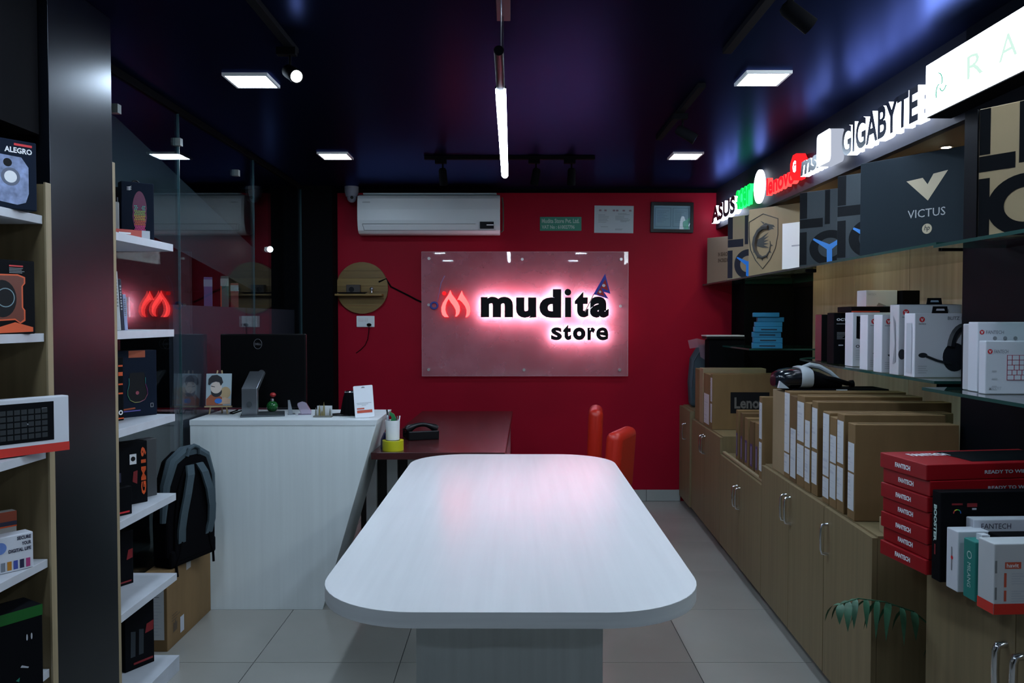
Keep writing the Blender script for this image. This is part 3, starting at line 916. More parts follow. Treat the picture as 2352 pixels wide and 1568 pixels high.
# small things along the counter
t = thing('christmas_ornament', 'tiny green glitter ornament with a red cap behind the monitor stand', 'ornament', (-1.243, 4.165, HT))
obj('ball', MB().ball((0, 0, .034), .030), mat('green glitter', (.01, .09, .02), .15, noise=((220, 220, 220), .9)), t)
obj('neck', MB().lathe([(.010, .06), (.010, .075), (.0005, .078)], 12), CHROME, t)
obj('cap', MB().ball((.004, 0, .094), (.016, .012, .012)), mat('ornament red', (.35, .02, .02), .4), t)
t = thing('metal_card_stand', 'thin grey slanted metal card stand right of the monitor base', 'stand', (-1.125, 4.09, HT), 20)
obj('blade', MB().prism([(-.014, 0), (.010, 0), (-.006, .075), (-.016, .075)], -.012, .0, 0, 0, lambda u, v, n: (u, n, v)), STEEL, t)
box('foot', (-.016, -.02, 0), (.02, .02, .004), STEEL, t, .001)
t = thing('crystal_award', 'faceted clear pinkish crystal award on the counter', 'award', (-1.055, 4.09, HT), 12)
CRY = glass('crystal', (.80, .74, .84), haze=.35, hcol=(.72, .66, .78))
obj('crystal_block', MB().prism([(-.018, .004), (.030, .004), (.034, .016), (.008, .060), (-.012, .068), (-.036, .060), (-.036, .048)], -.014, .014, 0, 0, lambda u, v, n: (u, n, v)), CRY, t, bev=.003, seg=1)
box('foot', (-.032, -.018, 0), (.032, .018, .005), CRY, t, .001)
t = thing('skyline_souvenir', 'miniature city skyline card holder with pointed brass towers', 'souvenir', (-.938, 3.985, HT))
BRS = mat('old brass', (.32, .26, .11), .4, .6)
box('base', (-.046, -.014, 0), (.046, .014, .008), mat('pewter', (.20, .20, .17), .45, .5), t, .001)
box('card', (-.030, .006, .008), (.044, .010, .056), PAPER, t)
for x, h, m_ in ((-.016, .062, BRS), (.006, .076, BRS), (-.034, .048, mat('pewter')), (.036, .046, mat('pewter')), (-.004, .034, BRS)):
    obj('tower', MB().cyl((x, -.004, .006), (x, -.004, h * .62), .006, .0045, 4).cyl((x, -.004, h * .62), (x, -.004, h), .0045, .0006, 4), m_, t)
t = thing('black_pouch', 'black pleated pouch standing behind the white payment sign', 'pouch', (-.815, 4.065, HT))
pr_ = []
for k in range(28):
    a = 2 * PI * k / 28
    pr_.append((1 + (.09 if k % 2 else 0), a))
mbp = MB()
lv = [(.052, 0), (.046, .03), (.036, .09), (.028, .118), (.022, .124)]
vv = [(r * q * math.cos(a), .8 * r * q * math.sin(a), z) for r, z in lv for q, a in pr_]
mbp.add(vv, [(j * 28 + i, j * 28 + (i + 1) % 28, (j + 1) * 28 + (i + 1) % 28, (j + 1) * 28 + i) for j in range(len(lv) - 1) for i in range(28)], 0, True)
mbp.add(vv[-28:], [list(range(28))])
obj('pouch_body', mbp, MATT, t)
obj('tray', MB().lathe([(.0005, .008), (.075, .008), (.085, .004), (.080, .0), (.0005, .0)], 20, fn=lambda x, y, z: (x - .02, y * .55, z)), BLACK, t)
obj('bead_trim', MB().tube([(.030 * math.cos(a), .024 * math.sin(a), .119) for a in [2 * PI * k / 20 for k in range(20)]], .004, 6, 0, True), mat('bead chrome', (.25, .25, .27), .2, .8), t)
t = thing('payment_stand', 'white payment card stand with orange bars at the right end of the counter', 'sign', (-.722, 3.945, HT), 0, None, (R(-6), R(-4), R(8)))
obj('card', MB().prism(rrect(-.047, .047, .004, .160, .005, 4), 0, .003, 0, 0, lambda u, v, n: (u, n, v)), mat('bright white card', (.80, .82, .86), .45), t)
qf = lambda u, v, n: (u, -.0006 - n, v)
def qr(nm, u0, v0, u1, v1, m):
    obj(nm, MB().add([qf(u0, v0, 0), qf(u1, v0, 0), qf(u1, v1, 0), qf(u0, v1, 0)], [(0, 1, 2, 3)]), m, t)
qr('printed_bar', -.036, .026, .038, .040, mat('coral print', (.55, .09, .05), .5))
qr('printed_bar', -.036, .044, .000, .051, mat('coral print'))
ql = MB()
for k, (a, b) in enumerate(((-.036, .036), (-.034, .020), (-.012, .010))):
    ql.add([qf(a, .074 - k * .006, 0), qf(b, .074 - k * .006, 0), qf(b, .0755 - k * .006, 0), qf(a, .0755 - k * .006, 0)], [(0, 1, 2, 3)])
ql.add([qf(-.010, .148, 0), qf(.010, .148, 0), qf(.006, .154, 0), qf(-.004, .155, 0)], [(0, 1, 2, 3)])
obj('printed_text_lines', ql, GREY, t)
obj('back_leg', MB().prism([(0, 0), (.055, 0), (.0, .11)], -.02, .02, 0, 0, lambda u, v, n: (n, .003 + u, v)), PLASW, t)

# ================================================================== ON THE DARK DESK
t = thing('tape_roll', 'wide yellow tape roll lying on the dark desk under the pen cup', 'tape', (-.597, 4.025, .750))
obj('tape', MB().lathe([(.037, 0), (.053, 0), (.053, .050), (.037, .050), (.037, 0)], 32), mat('yellow tape', (.52, .50, .01), .35), t)
t = thing('pen_cup', 'white cup of pens standing on the yellow tape roll', 'cup', (-.600, 4.035, .801))
obj('cup', MB().lathe([(.0005, 0), (.034, 0), (.0365, .098), (.0345, .098), (.032, .004), (.0005, .004)], 28), PLASW, t)
obj('pen', MB().cyl((-.008, .005, .006), (-.030, .008, .150), .0045, n=8), BLACK, t)
obj('pen', MB().cyl((-.012, -.012, .006), (-.024, -.020, .125), .005, n=8), mat('grey pen', (.2, .24, .27), .3), t)
obj('pen', MB().cyl((.010, -.006, .006), (.026, -.010, .120), .004, n=8), mat('brown pen', (.05, .02, .02), .4), t)
obj('pen', MB().cyl((.018, .008, .006), (.035, .012, .118), .003, n=8), WHB, t)
obj('cutter', MB().prism([(-.012, .02), (.012, .02), (.018, .105), (.008, .128), (-.012, .140), (-.016, .128), (-.004, .112), (-.010, .09)], -.004, .004, 0, 0, lambda u, v, n: (u, n, v)), mat('green plastic', (.02, .19, .06), .4), t)
t = thing('desk_phone', 'black desk telephone with its handset on the dark desk', 'telephone', (-.505, 4.44, .750), 18)
obj('base', MB().prism([(-.09, 0), (.09, 0), (.09, .022), (-.09, .050)], -.085, .085, 0, 0, lambda u, v, n: (n, u, v)), BLACK, t, bev=.006)
hs = MB().tube([(-.085 + .17 * k / 10, -.03, .050 + .028 * math.sin(PI * k / 10)) for k in range(11)], [.020, .022, .017, .013, .012, .012, .012, .013, .017, .022, .020], 12)
obj('handset', hs, BLACK, t)
obj('coiled_lead', MB().tube([(-.09 - .012 * math.cos(k * .9), -.02 + .012 * math.sin(k * .9), .012 + .0012 * k) for k in range(40)], .0028, 6), MATT, t)
t = thing('blue_packet', 'small dark blue crumpled packet on the desk against the counter', 'packet', (-.642, 4.115, .750), 25)
obj('packet', MB().prism([(-.03, 0), (.028, 0), (.024, .055), (.006, .085), (-.016, .075), (-.026, .04)], -.012, .012, 0, 0, lambda u, v, n: (u, n + .01 * math.sin(v * 60), v)), mat('dark blue foil', (.015, .02, .16), .3), t)

# ================================================================== LEFT DISPLAY SHELVES
LV = [1.700, 1.365, 1.030, .715, .395, .062]
t = thing('display_shelf', 'oak display shelf with white boards at the left edge of view', 'shelf', (0, 0, 0))
box('side_panel', (-1.715, 2.306, 0), (-1.334, 2.331, 1.79), WOOD, t)
box('edge_strip', (-1.3345, 2.304, 0), (-1.328, 2.3315, 1.795), WOODE, t, .001)
box('back_panel', (-1.718, .9, 0), (-1.708, 2.306, 1.93), WOOD, t)
box('side_panel', (-1.715, .88, 0), (-1.334, .90, 1.93), WOOD, t)
for z in LV:
    box('shelf_board', (-1.706, .905, z - .024), (-1.338, 2.303, z), SHELFW, t, .001)
t = thing('display_shelf', 'open white shelf boards cantilevered in front of the glass, right of the black column', 'shelf', (0, 0, 0))
box('side_panel', (-1.560, 2.702, .0), (-1.334, 2.722, 1.93), WOODE, t)
for z in LV[:5]:
    box('shelf_board', (-1.555, 2.722, z - .028), (-1.336, 3.185, z), SHELFW, t, .001)
box('plinth', (-1.555, 2.722, 0), (-1.332, 3.190, .062), SHELFW, t, .001)

def pale_lines(p, face, u, v, wd, n, seed):  # rows of pale grey print
    p.lines(face, u, v, wd, n, .006, PALE, .0022, seed=seed)
# -- first bay
p = Pack('speaker_box', 'dark box with white speaker picture on the top left shelf', 'box', .30, .11, .185, NAVY, (-1.300, 2.215, LV[0]), 57, pivot='R')
f = p.w
p.text('F', 'ALEGRO', f - .082, .150, .070, .015, WINK, bold=.03)
p.rect('F', f - .058, .170, f - .012, .176, REDI)
SPK = mat('speaker picture', (.20, .25, .42), .5, noise=((40, 40, 40), .5))
p.poly('F', [(f - .112, .020), (f - .052, .012), (f - .030, .020), (f - .022, .045), (f - .022, .115), (f - .040, .140), (f - .100, .142), (f - .112, .135)], SPK, 'printed_speaker')
p.poly('F', [(f - .24, .020), (f - .16, .014), (f - .120, .024), (f - .116, .100), (f - .15, .128), (f - .24, .132)], SPK, 'printed_speaker')
p.disc('F', f - .075, .122, .011, INK)
p.disc('F', f - .068, .085, .024, mat('speaker cone', (.08, .10, .16), .4))
p.disc('F', f - .068, .085, .016, WINK)
p = Pack('headset_box', 'black box with orange window frame on the second left shelf', 'box', .24, .09, .200, BLKB, (-1.322, 2.235, LV[1]), 68, pivot='R')
f = p.w
p.poly('F', [(f - .20, .030), (f - .06, .038), (f - .045, .028), (f - .030, .036), (f - .030, .065), (f - .036, .072), (f - .036, .130), (f - .029, .138), (f - .029, .155), (f - .050, .162), (f - .20, .158)], ORANGE, 'window_rim')
p.poly('F', [(f - .197, .034), (f - .06, .042), (f - .045, .032), (f - .034, .040), (f - .034, .064), (f - .040, .072), (f - .040, .130), (f - .033, .139), (f - .033, .152), (f - .050, .158), (f - .197, .154)], mat('deep orange', (.14, .022, .008), .4), 'window')
p.disc('F', f - .095, .095, .040, INK, 'headset_earcup', ry=.05)
p.disc('F', f - .086, .098, .026, mat('cup ring', (.2, .3, .34), .3), 'headset_ring', inner=.9)
p.poly('F', [(f - .14, .002), (f - .008, .006), (f - .008, .018), (f - .060, .032), (f - .13, .012)], ORANGE, 'printed_chevron')
p.rect('F', f - .075, .182, f - .035, .186, REDI)
p.lines('F', f - .075, .177, .06, 4, .004, GREY, .0018)
box('hang_tab', (-.15, .03, .199), (-.11, .034, .225), BLKB, p.t)
p = Pack('keyboard_box', 'white keyboard box with red base jutting out of the left shelf', 'box', .44, .036, .155, WHB, (-1.262, 2.288, LV[2] + .004), 55, pivot='R')
f = p.w
p.rect('F', 0, 0, f, .024, mat('vermilion print', (.62, .03, .02), .45))
p.rect('F', .02, .034, f - .042, .142, BLKB, 'keyboard_picture')
kb = MB()
KF = p.fn('F')
for r_ in range(5):
    for k in range(20):
        u = .028 + k * .0178
        v = .044 + r_ * .017
        kb.add([KF(u, v, .0012), KF(u + .0145, v, .0012), KF(u + .0145, v + .013, .0012), KF(u, v + .013, .0012)], [(0, 1, 2, 3)])
obj('keyboard_keys', kb, mat('key grey', (.012, .018, .022), .5), p.t)
p.text('F', 'havit', f - .115, .082, .02, .006, PALE)
p.rect('F', f - .074, .120, f - .060, .126, GREY)
p = Pack('software_box', 'white security software box with coloured bars on the fourth left shelf', 'box', .16, .045, .100, WHB, (-1.332, 2.225, LV[3] + .001), 55, pivot='R')
f = p.w
for k, s_ in enumerate(('SECURE', 'YOUR', 'DIGITAL LIFE')):
    wd = (.036, .024, .058)[k]
    p.text('F', s_, f - .006 - wd, .084 - k * .016, wd, .010, mat('navy ink', (.02, .02, .05), .5), bold=.04)
for k, c in enumerate(((.45, .05, .2), (.02, .02, .06), (.05, .08, .35), (.5, .2, .02), (.2, .22, .26), (.5, .5, .5), (.1, .3, .5))):
    p.rect('F', f - .020 - k * .016, .006, f - .009 - k * .016, .030, mat('bar %d' % k, c, .5))
p.disc('F', f - .085, .070, .016, mat('print blue', (.15, .25, .6), .5))
p = Pack('software_box', 'grey software box with a ticked corner lying behind the white one', 'box', .18, .03, .150, mat('warm grey carton', (.42, .40, .38), .5), (-1.400, 2.262, LV[3] + .001), 52, pivot='R')
p.rect('F', 0, .110, p.w, .122, mat('navy ink'))
p.rect('F', 0, .122, p.w, .150, mat('rust print', (.28, .05, .02), .5))
p.rect('F', 0, .106, p.w, .110, ORANGE)
p = Pack('mouse_box', 'black box with green top edge on the lowest visible left shelf', 'box', .20, .10, .225, BLKB, (-1.298, 2.205, LV[4]), 57, pivot='R')
f = p.w
p.rect('F', 0, .195, f, .225, mat('dark green print', (.004, .10, .012), .5))
p.poly('F', [(f - .060, .068), (f - .040, .060), (f - .038, .063), (f - .056, .073)], PALE)
p.poly('F', [(f - .072, .036), (f - .064, .030), (f - .062, .042)], mat('teal mark', (.03, .22, .15), .4))
for q in (.030, .042):
    p.disc('F', f - q, .145, .0022, PALE, 'printed_glint', 10, .009)
# -- second bay
p = Pack('mouse_box', 'navy mouse box with rainbow honeycomb mouse picture on the top board', 'box', .115, .045, .215, NAVY, (-1.352, 3.055, LV[0]), 40, pivot='R')
c0 = p.w / 2 + .006
pk = mat('magenta print', (.12, .012, .06), .4)
p.poly('F', [(c0 + .026 * math.cos(a) * (1 if abs(math.sin(a)) > .2 else .9), .105 + .078 * math.sin(a)) for a in [2 * PI * k / 28 for k in range(28)]], pk, 'printed_mouse')
HX = [(.9, .05, .3), (.9, .2, .03), (.75, .55, .03), (.25, .6, .08), (.03, .45, .35)]
for band in range(5):
    hb = MB()
    FF = p.fn('F')
    for r_ in range(3):
        z = .040 + (band * 3 + r_) * .0062
        for k in range(-3, 4):
            u = c0 + (k + (.5 if r_ % 2 else 0)) * .0058
            if abs(u - c0) > .019 or (band == 4 and abs(u - c0) < .006):
                continue
            hb.add([FF(u + .0021 * math.cos(q * PI / 3), z + .0021 * math.sin(q * PI / 3), .0022) for q in range(6)], [list(range(6))])
    obj('printed_honeycomb', hb, mat('honeycomb %d' % band, HX[band], .5), p.t)
for k in range(3):
    p.poly('F', [(.018, .194 - k * .005), (.030, .197 - k * .005), (.037, .200 - k * .006), (.030, .193 - k * .005)], WINK, 'printed_logo')
obj('hang_tab', MB().tube([(-.06 + .012 * math.cos(a), .02, .213 + .010 * math.sin(a)) for a in [PI * k / 8 for k in range(9)]], .003, 6), BLACK, p.t)
p = Pack('small_box', 'flat red and white little box in front of the rainbow mouse box', 'box', .125, .03, .030, mat('coral carton', (.48, .05, .035), .5), (-1.338, 2.985, LV[0]), 50, pivot='R')
p.rect('F', p.w - .030, 0, p.w, .030, PALE)
p.rect('F', .012, .013, .055, .019, WINK)
p = Pack('small_box', 'plain light grey box behind the flat red box on the top board', 'box', .060, .04, .135, mat('pale grey carton', (.36, .37, .36), .5), (-1.440, 2.965, LV[0]), 35, pivot='R')
p = Pack('small_box', 'thin white box leaning beside the black column on the top board', 'box', .10, .012, .170, PAPER, (-1.405, 2.845, LV[0] + .001), 62, pivot='R', tilt=-9)
p = Pack('small_box', 'tall black box with white side lettering at the back of the top board', 'box', .06, .03, .21, BLKB, (-1.490, 3.10, LV[0]), 40, pivot='R')
p.rect('F', .038, .10, .043, .17, GREY)
BK = [('white paperback with orange title, leaning among the books', .022, .215, PAPER, ORANGE), ('white paperback with grey title, right end of the books', .018, .212, PAPER, GREY), ('dark slim paperback at the right end of the books', .010, .185, mat('book navy', (.02, .02, .05), .5), PALE), ('orange paperback at the left end of the books', .014, .16, ORANGE, PAPER), ('pale blue slim booklet behind the white books', .012, .13, mat('pale blue cover', (.4, .45, .7), .5), GREY)]
x_, y_ = -1.452, 2.875
for k in (3, 0, 1, 2, 4):
    lab, th, ht, mc, mi = BK[k]
    t = thing('book', lab, 'book', (x_, y_, LV[1]), 0, 'books on the second board', rot=(0, R(-3), R(48)))
    box('cover', (0, 0, 0), (th, .11, ht), mc, t, .0015)
    box('pages', (.0015, .004, ht - .0005), (th - .0015, .108, ht + .0006), mat('page edge', (.6, .58, .52), .7), t)
    tl = MB()
    for q in range(9):
        z0 = ht * (.40 + .055 * q)
        tl.box((th * .25, -.0008, z0), (th * .75, .001, z0 + ht * (.028 + .012 * (q * 7 % 3) / 2)))
    obj('title_print', tl, mi, t)['kind'] = 'stuff'
    x_ += (th + .001) * math.cos(R(48))
    y_ += (th + .001) * math.sin(R(48))
p = Pack('mouse_box', 'dark blue mouse box with glowing outline and orange tab on the third board', 'box', .165, .05, .255, NAVY, (-1.398, 3.165, LV[2]), 57, pivot='R')
c0 = .082
p.rect('F', .048, .228, .116, .255, mat('dull orange', (.35, .06, .015), .5))
SEGC = [(.03, .30, .28), (.06, .30, .16), (.28, .28, .05), (.30, .06, .10), (.20, .03, .14), (.03, .24, .24)]
arc = [(c0 - .034, .150), (c0 - .034, .125), (c0 - .040, .105), (c0 - .040, .085), (c0 - .030, .065), (c0 - .012, .056), (c0 + .010, .056), (c0 + .030, .064), (c0 + .042, .085), (c0 + .040, .105), (c0 + .033, .125), (c0 + .033, .150)]
p.poly('F', [(a, b) for a, b in arc] + [(c0 + .028, .170), (c0 - .028, .170)], INK, 'printed_mouse')
FF = p.fn('F')
for k in range(6):
    obj('printed_glow_line', MB().tube([FF(*q, .002) for q in arc[2 * k:2 * k + 3]], .0012, 5), mat('glow %d' % k, SEGC[k], .4), p.t)
p.disc('F', c0, .092, .007, mat('mouse mark', (.30, .05, .08), .5))
p.poly('F', [(.018, .034), (.070, .037), (.074, .034), (.070, .031), (.018, .028)], mat('dull orange'))
p.rect('F', .018, .022, .094, .026, mat('violet bar', (.12, .10, .40), .5))
p.rect('F', .136, .032, .148, .048, GREY)
p.rect('F', .138, .034, .146, .046, NAVY)
p = Pack('game_box', 'black box with orange edge lettering squeezed next to the black column', 'box', .09, .05, .235, BLKB, (-1.442, 2.985, LV[2]), 62, pivot='R')
for q in range(4):
    p.rect('F', .068, .098 + q * .034, .086, .104 + q * .034 + (.008 if q == 2 else 0), ORANGE)
p.disc('F', .076, .030, .009, WINK, inner=.5)
p.rect('F', .064, .006, .088, .011, ORANGE)
p = Pack('microphone_box', 'black box with tall orange lettering on the fourth board', 'box', .14, .06, .232, BLKB, (-1.380, 3.035, LV[3]), 55, pivot='R')
f = p.w
p.text('F', 'GM19', f - .026, .03, .020, .18, ORANGE, turn=1, bold=.04)
p.rect('F', f - .070, .150, f - .044, .188, WINK)
p.disc('F', f - .057, .170, .009, INK)
p.poly('F', [(f - .060, .085), (f - .042, .075), (f - .040, .125), (f - .056, .122)], mat('dark red print', (.22, .01, .015), .5))
p.rect('F', f - .12, .09, f - .104, .125, mat('navy ink'))
p = Pack('microphone_box', 'dark grey box just behind the black box with orange lettering', 'box', .06, .05, .225, mat('charcoal carton', (.05, .055, .06), .5), (-1.395, 3.150, LV[3]), 60, pivot='R')
p = Pack('game_box', 'low black box with a small red mark in front on the fourth board', 'box', .10, .04, .10, BLKB, (-1.350, 2.845, LV[3]), 60, pivot='R')
p.rect('F', .03, .008, .09, .014, REDI)
p = Pack('game_box', 'narrow black box with red flag mark on the fifth board', 'box', .09, .05, .205, BLKB, (-1.452, 3.065, LV[4]), 62, pivot='R')
p.poly('F', [(.060, .095), (.086, .100), (.087, .135), (.068, .132)], mat('dark red print'))
p.rect('F', .03, .010, .08, .016, mat('dark red print'))
p = Pack('game_box', 'wide black box with red flag mark on the white plinth', 'box', .125, .06, .265, BLKB, (-1.405, 3.130, LV[5]), 60, pivot='R')
p.poly('F', [(.085, .125), (.120, .130), (.122, .168), (.092, .160)], mat('dark red print'))
p.rect('F', .035, .018, .118, .026, mat('dark red print'))
for k in range(2):
    p.poly('F', [(.022 + k * .035, .05), (.042 + k * .035, .05), (.044 + k * .035, .145), (.024 + k * .035, .150)], mat('dim picture', (.02, .028, .036), .4))

# carton and rucksack by the counter
p = Pack('shipping_carton', 'brown carton standing on the floor between the shelves and the counter', 'carton', .105, .490, .330, CARD, (-1.561, 3.368, 0))
p.rect('F', .030, .050, .092, .270, PAPER, 'shipping_label')
p.lines('F', .038, .25, .046, 3, .010, GREY, .004, seed=1)
p.lines('F', .038, .21, .046, 11, .014, PALE, .003, seed=2)
p.rect('R', .130, .030, .170, .100, PALE, 'sticker')
p.poly('R', [(.055, .060), (.095, .062), (.100, .100), (.090, .094), (.082, .112), (.070, .096), (.060, .104)], mat('brown ink', (.07, .045, .025), .7), 'printed_pictogram')
p.lines('R', .045, .135, .085, 3, .012, mat('brown ink'), .003, seed=5)
p.rect('T', .0, .215, .105, .265, CARDD, 'tape_strip')
p.rect('R', .20, .285, .25, .330, mat('clear tape', (.32, .30, .30), .3), 'tape_strip')
t = thing('backpack', 'black and grey backpack with padded straps standing on the brown carton', 'backpack', (-1.475, 3.42, .332), 72)
FAB = mat('slate fabric', (.060, .085, .100), .85, spec=.1, bump=(200, .3))
FABK = mat('black mesh fabric', (.003, .003, .004), .9, spec=.05)
prf = [(.030, .0), (.275, .0), (.315, .05), (.318, .20), (.300, .36), (.262, .455), (.20, .488), (.12, .488), (.058, .455), (.018, .36), (.0, .20), (.004, .05)]
o = obj('body', MB().prism(prf, -.002, .085, 0, 0, lambda u, v, n: (u, n, v)), FABK, t, bev=.016, seg=3)
obj('top_rim', MB().tube([(u, .020, v) for u, v in [(.318, .20), (.304, .355), (.265, .452), (.20, .485), (.12, .485), (.055, .452), (.014, .355), (.0, .20)]], [.016, .022, .026, .027, .027, .026, .022, .014], 8), FAB, t)
pan = [(.045, .02), (.262, .02), (.285, .07), (.283, .20), (.262, .33), (.222, .415), (.16, .435), (.098, .415), (.056, .33), (.036, .20), (.034, .07)]
obj('back_panel', MB().prism(pan, -.014, -.001, 0, 0, lambda u, v, n: (u, n, v)), FABK, t, bev=.006)
box('base_panel', (.012, -.012, -.001), (.305, .088, .075), FABK, t, .012)
for sx in (-1, 1):
    cx = .16
    pts = [(cx + sx * .030, -.018, .430), (cx + sx * .045, -.034, .390), (cx + sx * .072, -.040, .31), (cx + sx * .092, -.036, .23), (cx + sx * .098, -.028, .16), (cx + sx * .088, -.018, .10)]
    mb = MB()
    for q in range(len(pts) - 1):
        a, b = pts[q], pts[q + 1]
        mb.add([(a[0] - .022, a[1], a[2]), (a[0] + .022, a[1], a[2]), (b[0] + .022, b[1], b[2]), (b[0] - .022, b[1], b[2]),
                (a[0] - .022, a[1] + .010, a[2]), (a[0] + .022, a[1] + .010, a[2]), (b[0] + .022, b[1] + .010, b[2]), (b[0] - .022, b[1] + .010, b[2])],
               [(0, 1, 2, 3), (7, 6, 5, 4), (0, 3, 7, 4), (1, 5, 6, 2)] + ([(0, 4, 5, 1)] if q == 0 else []) + ([(3, 2, 6, 7)] if q == len(pts) - 2 else []))
    obj('shoulder_strap', mb, FAB, t)
    obj('webbing', MB().tube([(cx + sx * .088, -.016, .105), (cx + sx * .10, -.014, .05), (cx + sx * .12, -.012, .01), (cx + sx * .118, -.016, -.04)], .006, 6), FABK, t)
obj('handle', MB().tube([(.120, -.006, .470), (.130, -.010, .500), (.16, -.012, .512), (.19, -.010, .500), (.20, -.006, .470)], .009, 8), FAB, t)
obj('zip_pull', MB().tube([(.318 + .008 * math.cos(a), .03, .20 + .008 * math.sin(a)) for a in [2 * PI * k / 12 for k in range(12)]], .0022, 6, 0, True), STEEL, t)

# ================================================================== RIGHT CABINETS
BASE = (1.190, 2.600)
CROT = -2.07
def handle(par, y, z, ln=.115, x=-.019, r=.0055):
    return obj('handle', MB().tube([(x, y, z - ln / 2), (x - .022, y, z - ln / 2 + .004), (x - .026, y, z - ln / 2 + .018), (x - .027, y, z), (x - .026, y, z + ln / 2 - .018), (x - .022, y, z + ln / 2 - .004), (x, y, z + ln / 2)], r, 10), CHROME, par)
def cabinet(label, y0, y1, top, doors, proud=0.0, loc=(BASE[0], BASE[1], 0), rz=CROT, depth=.72, hz=.58, hr=.0055, hl=.115):
    """doors: list of (start, end, handle position); local y runs away from the viewer"""
    t = thing('base_cabinet', label, 'cabinet', loc, rz)
    box('carcass', (.0, y0 + .001, .06), (depth, y1 - .001, top), WOOD, t)
    box('toe_kick', (.035, y0 + .001, 0), (depth, y1 - .001, .06), mat('dark plinth', (.03, .025, .02), .6), t)
    for a, b, h in doors:
        d = box('door', (-.018 - proud, a + .0015, .055), (-.0005, b - .0015, top - .006), WOOD, t, .001)
        if h is not None:
            handle(d, h, hz, hl, -.018 - proud, hr)
    return t
O = BASE[1]
cabinet('oak cabinet under the nearest laptop cartons, single door', 0, .448, .700, [(0, .448, .402)])
cabinet('oak double-door cabinet in the middle of the right row', .450, 1.318, .700, [(.450, .885, .855), (.885, 1.318, .915)])
cabinet('lower oak double-door cabinet holding the slim boxes', 1.320, 2.228, .600, [(1.320, 1.765, 1.735), (1.765, 2.228, 1.795)], hz=.435)
cabinet('oak double-door cabinet under the far group of cartons', 2.230, 3.148, .700, [(2.230, 2.70, 2.67), (2.70, 3.148, 2.73)])
cabinet('tall narrow oak cabinet in the corner by the red wall', 3.150, 3.585, .750, [(3.150, 3.585, 3.32)], proud=.012, depth=.36)
t = thing('cabinet_lip', 'low oak lip board on top of the nearest oak cabinet end', 'board', (1.222, 2.612, .701), CROT)
box('board', (0, 0, 0), (.36, .055, .048), WOODE, t, .001)
t = thing('cabinet_lip', 'pale oak lip along the front of the lower cabinet', 'board', (BASE[0] + .036 * 1.32, O + 1.325, .6005), CROT)
box('board', (-.004, 0, 0), (.014, .90, .012), WOODE, t, .001)
cabinet('near oak cabinet carrying the red keyboard boxes', 0, 1.30, .698, [(.45, .868, .832), (.868, 1.298, .905), (0, .45, .05)], loc=(1.268, 1.110, 0), rz=0, depth=.29, hz=.52, hr=.010, hl=.13)

# ================================================================== GLASS SHELVES
def gshelf(label, poly, z, brackets):
    t = thing('glass_shelf', label, 'shelf', (0, 0, 0))
    obj('glass', MB().prism(poly, z - .010, z, 0, 1), [SHELFG, GEDGE], t)
    for x, y in brackets:
        box('bracket', (x, y - .012, z - .028), (x + (.30 if y < 2.9 else .05), y + .012, z - .0105), MATT, t, .001)
        obj('bracket_tip', MB().cyl((x, y, z - .02), (x + .012, y, z - .02), .007, n=10), CHROME, t)
    return t
gshelf('long glass shelf under the row of laptop boxes', [(1.47, 2.80), (2.03, 2.80), (2.03, 5.85), (1.69, 5.85), (1.69, 6.18), (1.46, 6.18)], 1.672, [(1.50, 2.83), (1.50, 4.12), (1.50, 5.44)])
gshelf('dark glass shelf under the white headset boxes', [(1.47, 2.80), (2.03, 2.80), (2.03, 4.60), (1.70, 4.60), (1.58, 4.42), (1.50, 3.75)], 1.190, [(1.50, 2.83), (1.62, 4.12)])
gshelf('glass shelf under the stack of blue boxes', [(1.48, 5.02), (2.03, 5.02), (2.03, 5.66), (1.48, 5.66)], 1.222, [(1.50, 5.44)])
gshelf('glass shelf on the black column under the angled kraft carton', [(1.33, 1.85), (1.56, 1.85), (1.56, 2.55), (1.33, 2.55)], 1.640, [])
gshelf('glass shelf on the black column under the white keyboard boxes', [(1.30, 1.85), (1.56, 1.85), (1.56, 2.55), (1.30, 2.55)], 1.190, [])

# ================================================================== BOXES ON THE UPPER SHELF
ZS = 1.673
p = Pack('shipping_carton', 'small dim brown carton at the far end of the upper shelf by the red wall', 'carton', .24, .05, .345, mat('dim brown carton', (.20, .15, .105), .7), (1.475, 6.105, ZS), -50)
p.text('F', 'IN SEARCH OF', .10, .20, .12, .030, mat('brown ink'), bold=.05)
p.text('F', 'INCREDIBLE', .10, .155, .12, .030, mat('brown ink'), bold=.05)
def bands(p, dark, mark, ink, sc=1.0):
    """broad dark bars, ring and three-pointed mark printed on the laptop boxes"""
    W, Hh = p.w, p.h
    for u0, v0, u1, v1 in ((0, .64, .10, 1), (.31, .54, .38, 1), (0, .51, .295, .64), (0, .02, .10, .47), (.47, .54, .60, 1.0), (.60, .80, 1, 1), (.60, .54, 1, .66), (.80, .02, 1, .47)):
        p.rect('F', u0 * W + .002, v0 * Hh + .002, u1 * W - .002, v1 * Hh - .002, dark, 'printed_bar')
    cu, cv, r = .375 * W, .235 * Hh, .108
    p.disc('F', cu, cv, r, dark, 'printed_ring', 40, min(r, cv - .002), .56)
    if mark:
        pts = []
        for k in range(3):
            a = R(-90 + 120 * k)
            for da, rr in ((-R(60), .15), (-.17, .72), (.17, .86)) if k == 0 else ((-R(60), .15), (-.03, .92), (.06, .92)):
                pts.append((cu + r * rr * math.cos(a + da), cv + r * rr * math.sin(a + da)))
        p.poly('F', pts, ink, 'printed_mark')
kdk = mat('dark blue ink', (.010, .012, .024), .5)
p = Pack('laptop_box', 'kraft laptop box with dark bars and a blue three-pointed mark by the dragon box', 'box', .44, .075, .425, CARDL, (1.468, 5.50, ZS), -52)
p.b.data.materials[0] = mat('greyish kraft', (.30, .22, .14), .7)  # kraft a little less yellow than the dragon box
bands(p, kdk, True, BLUE)
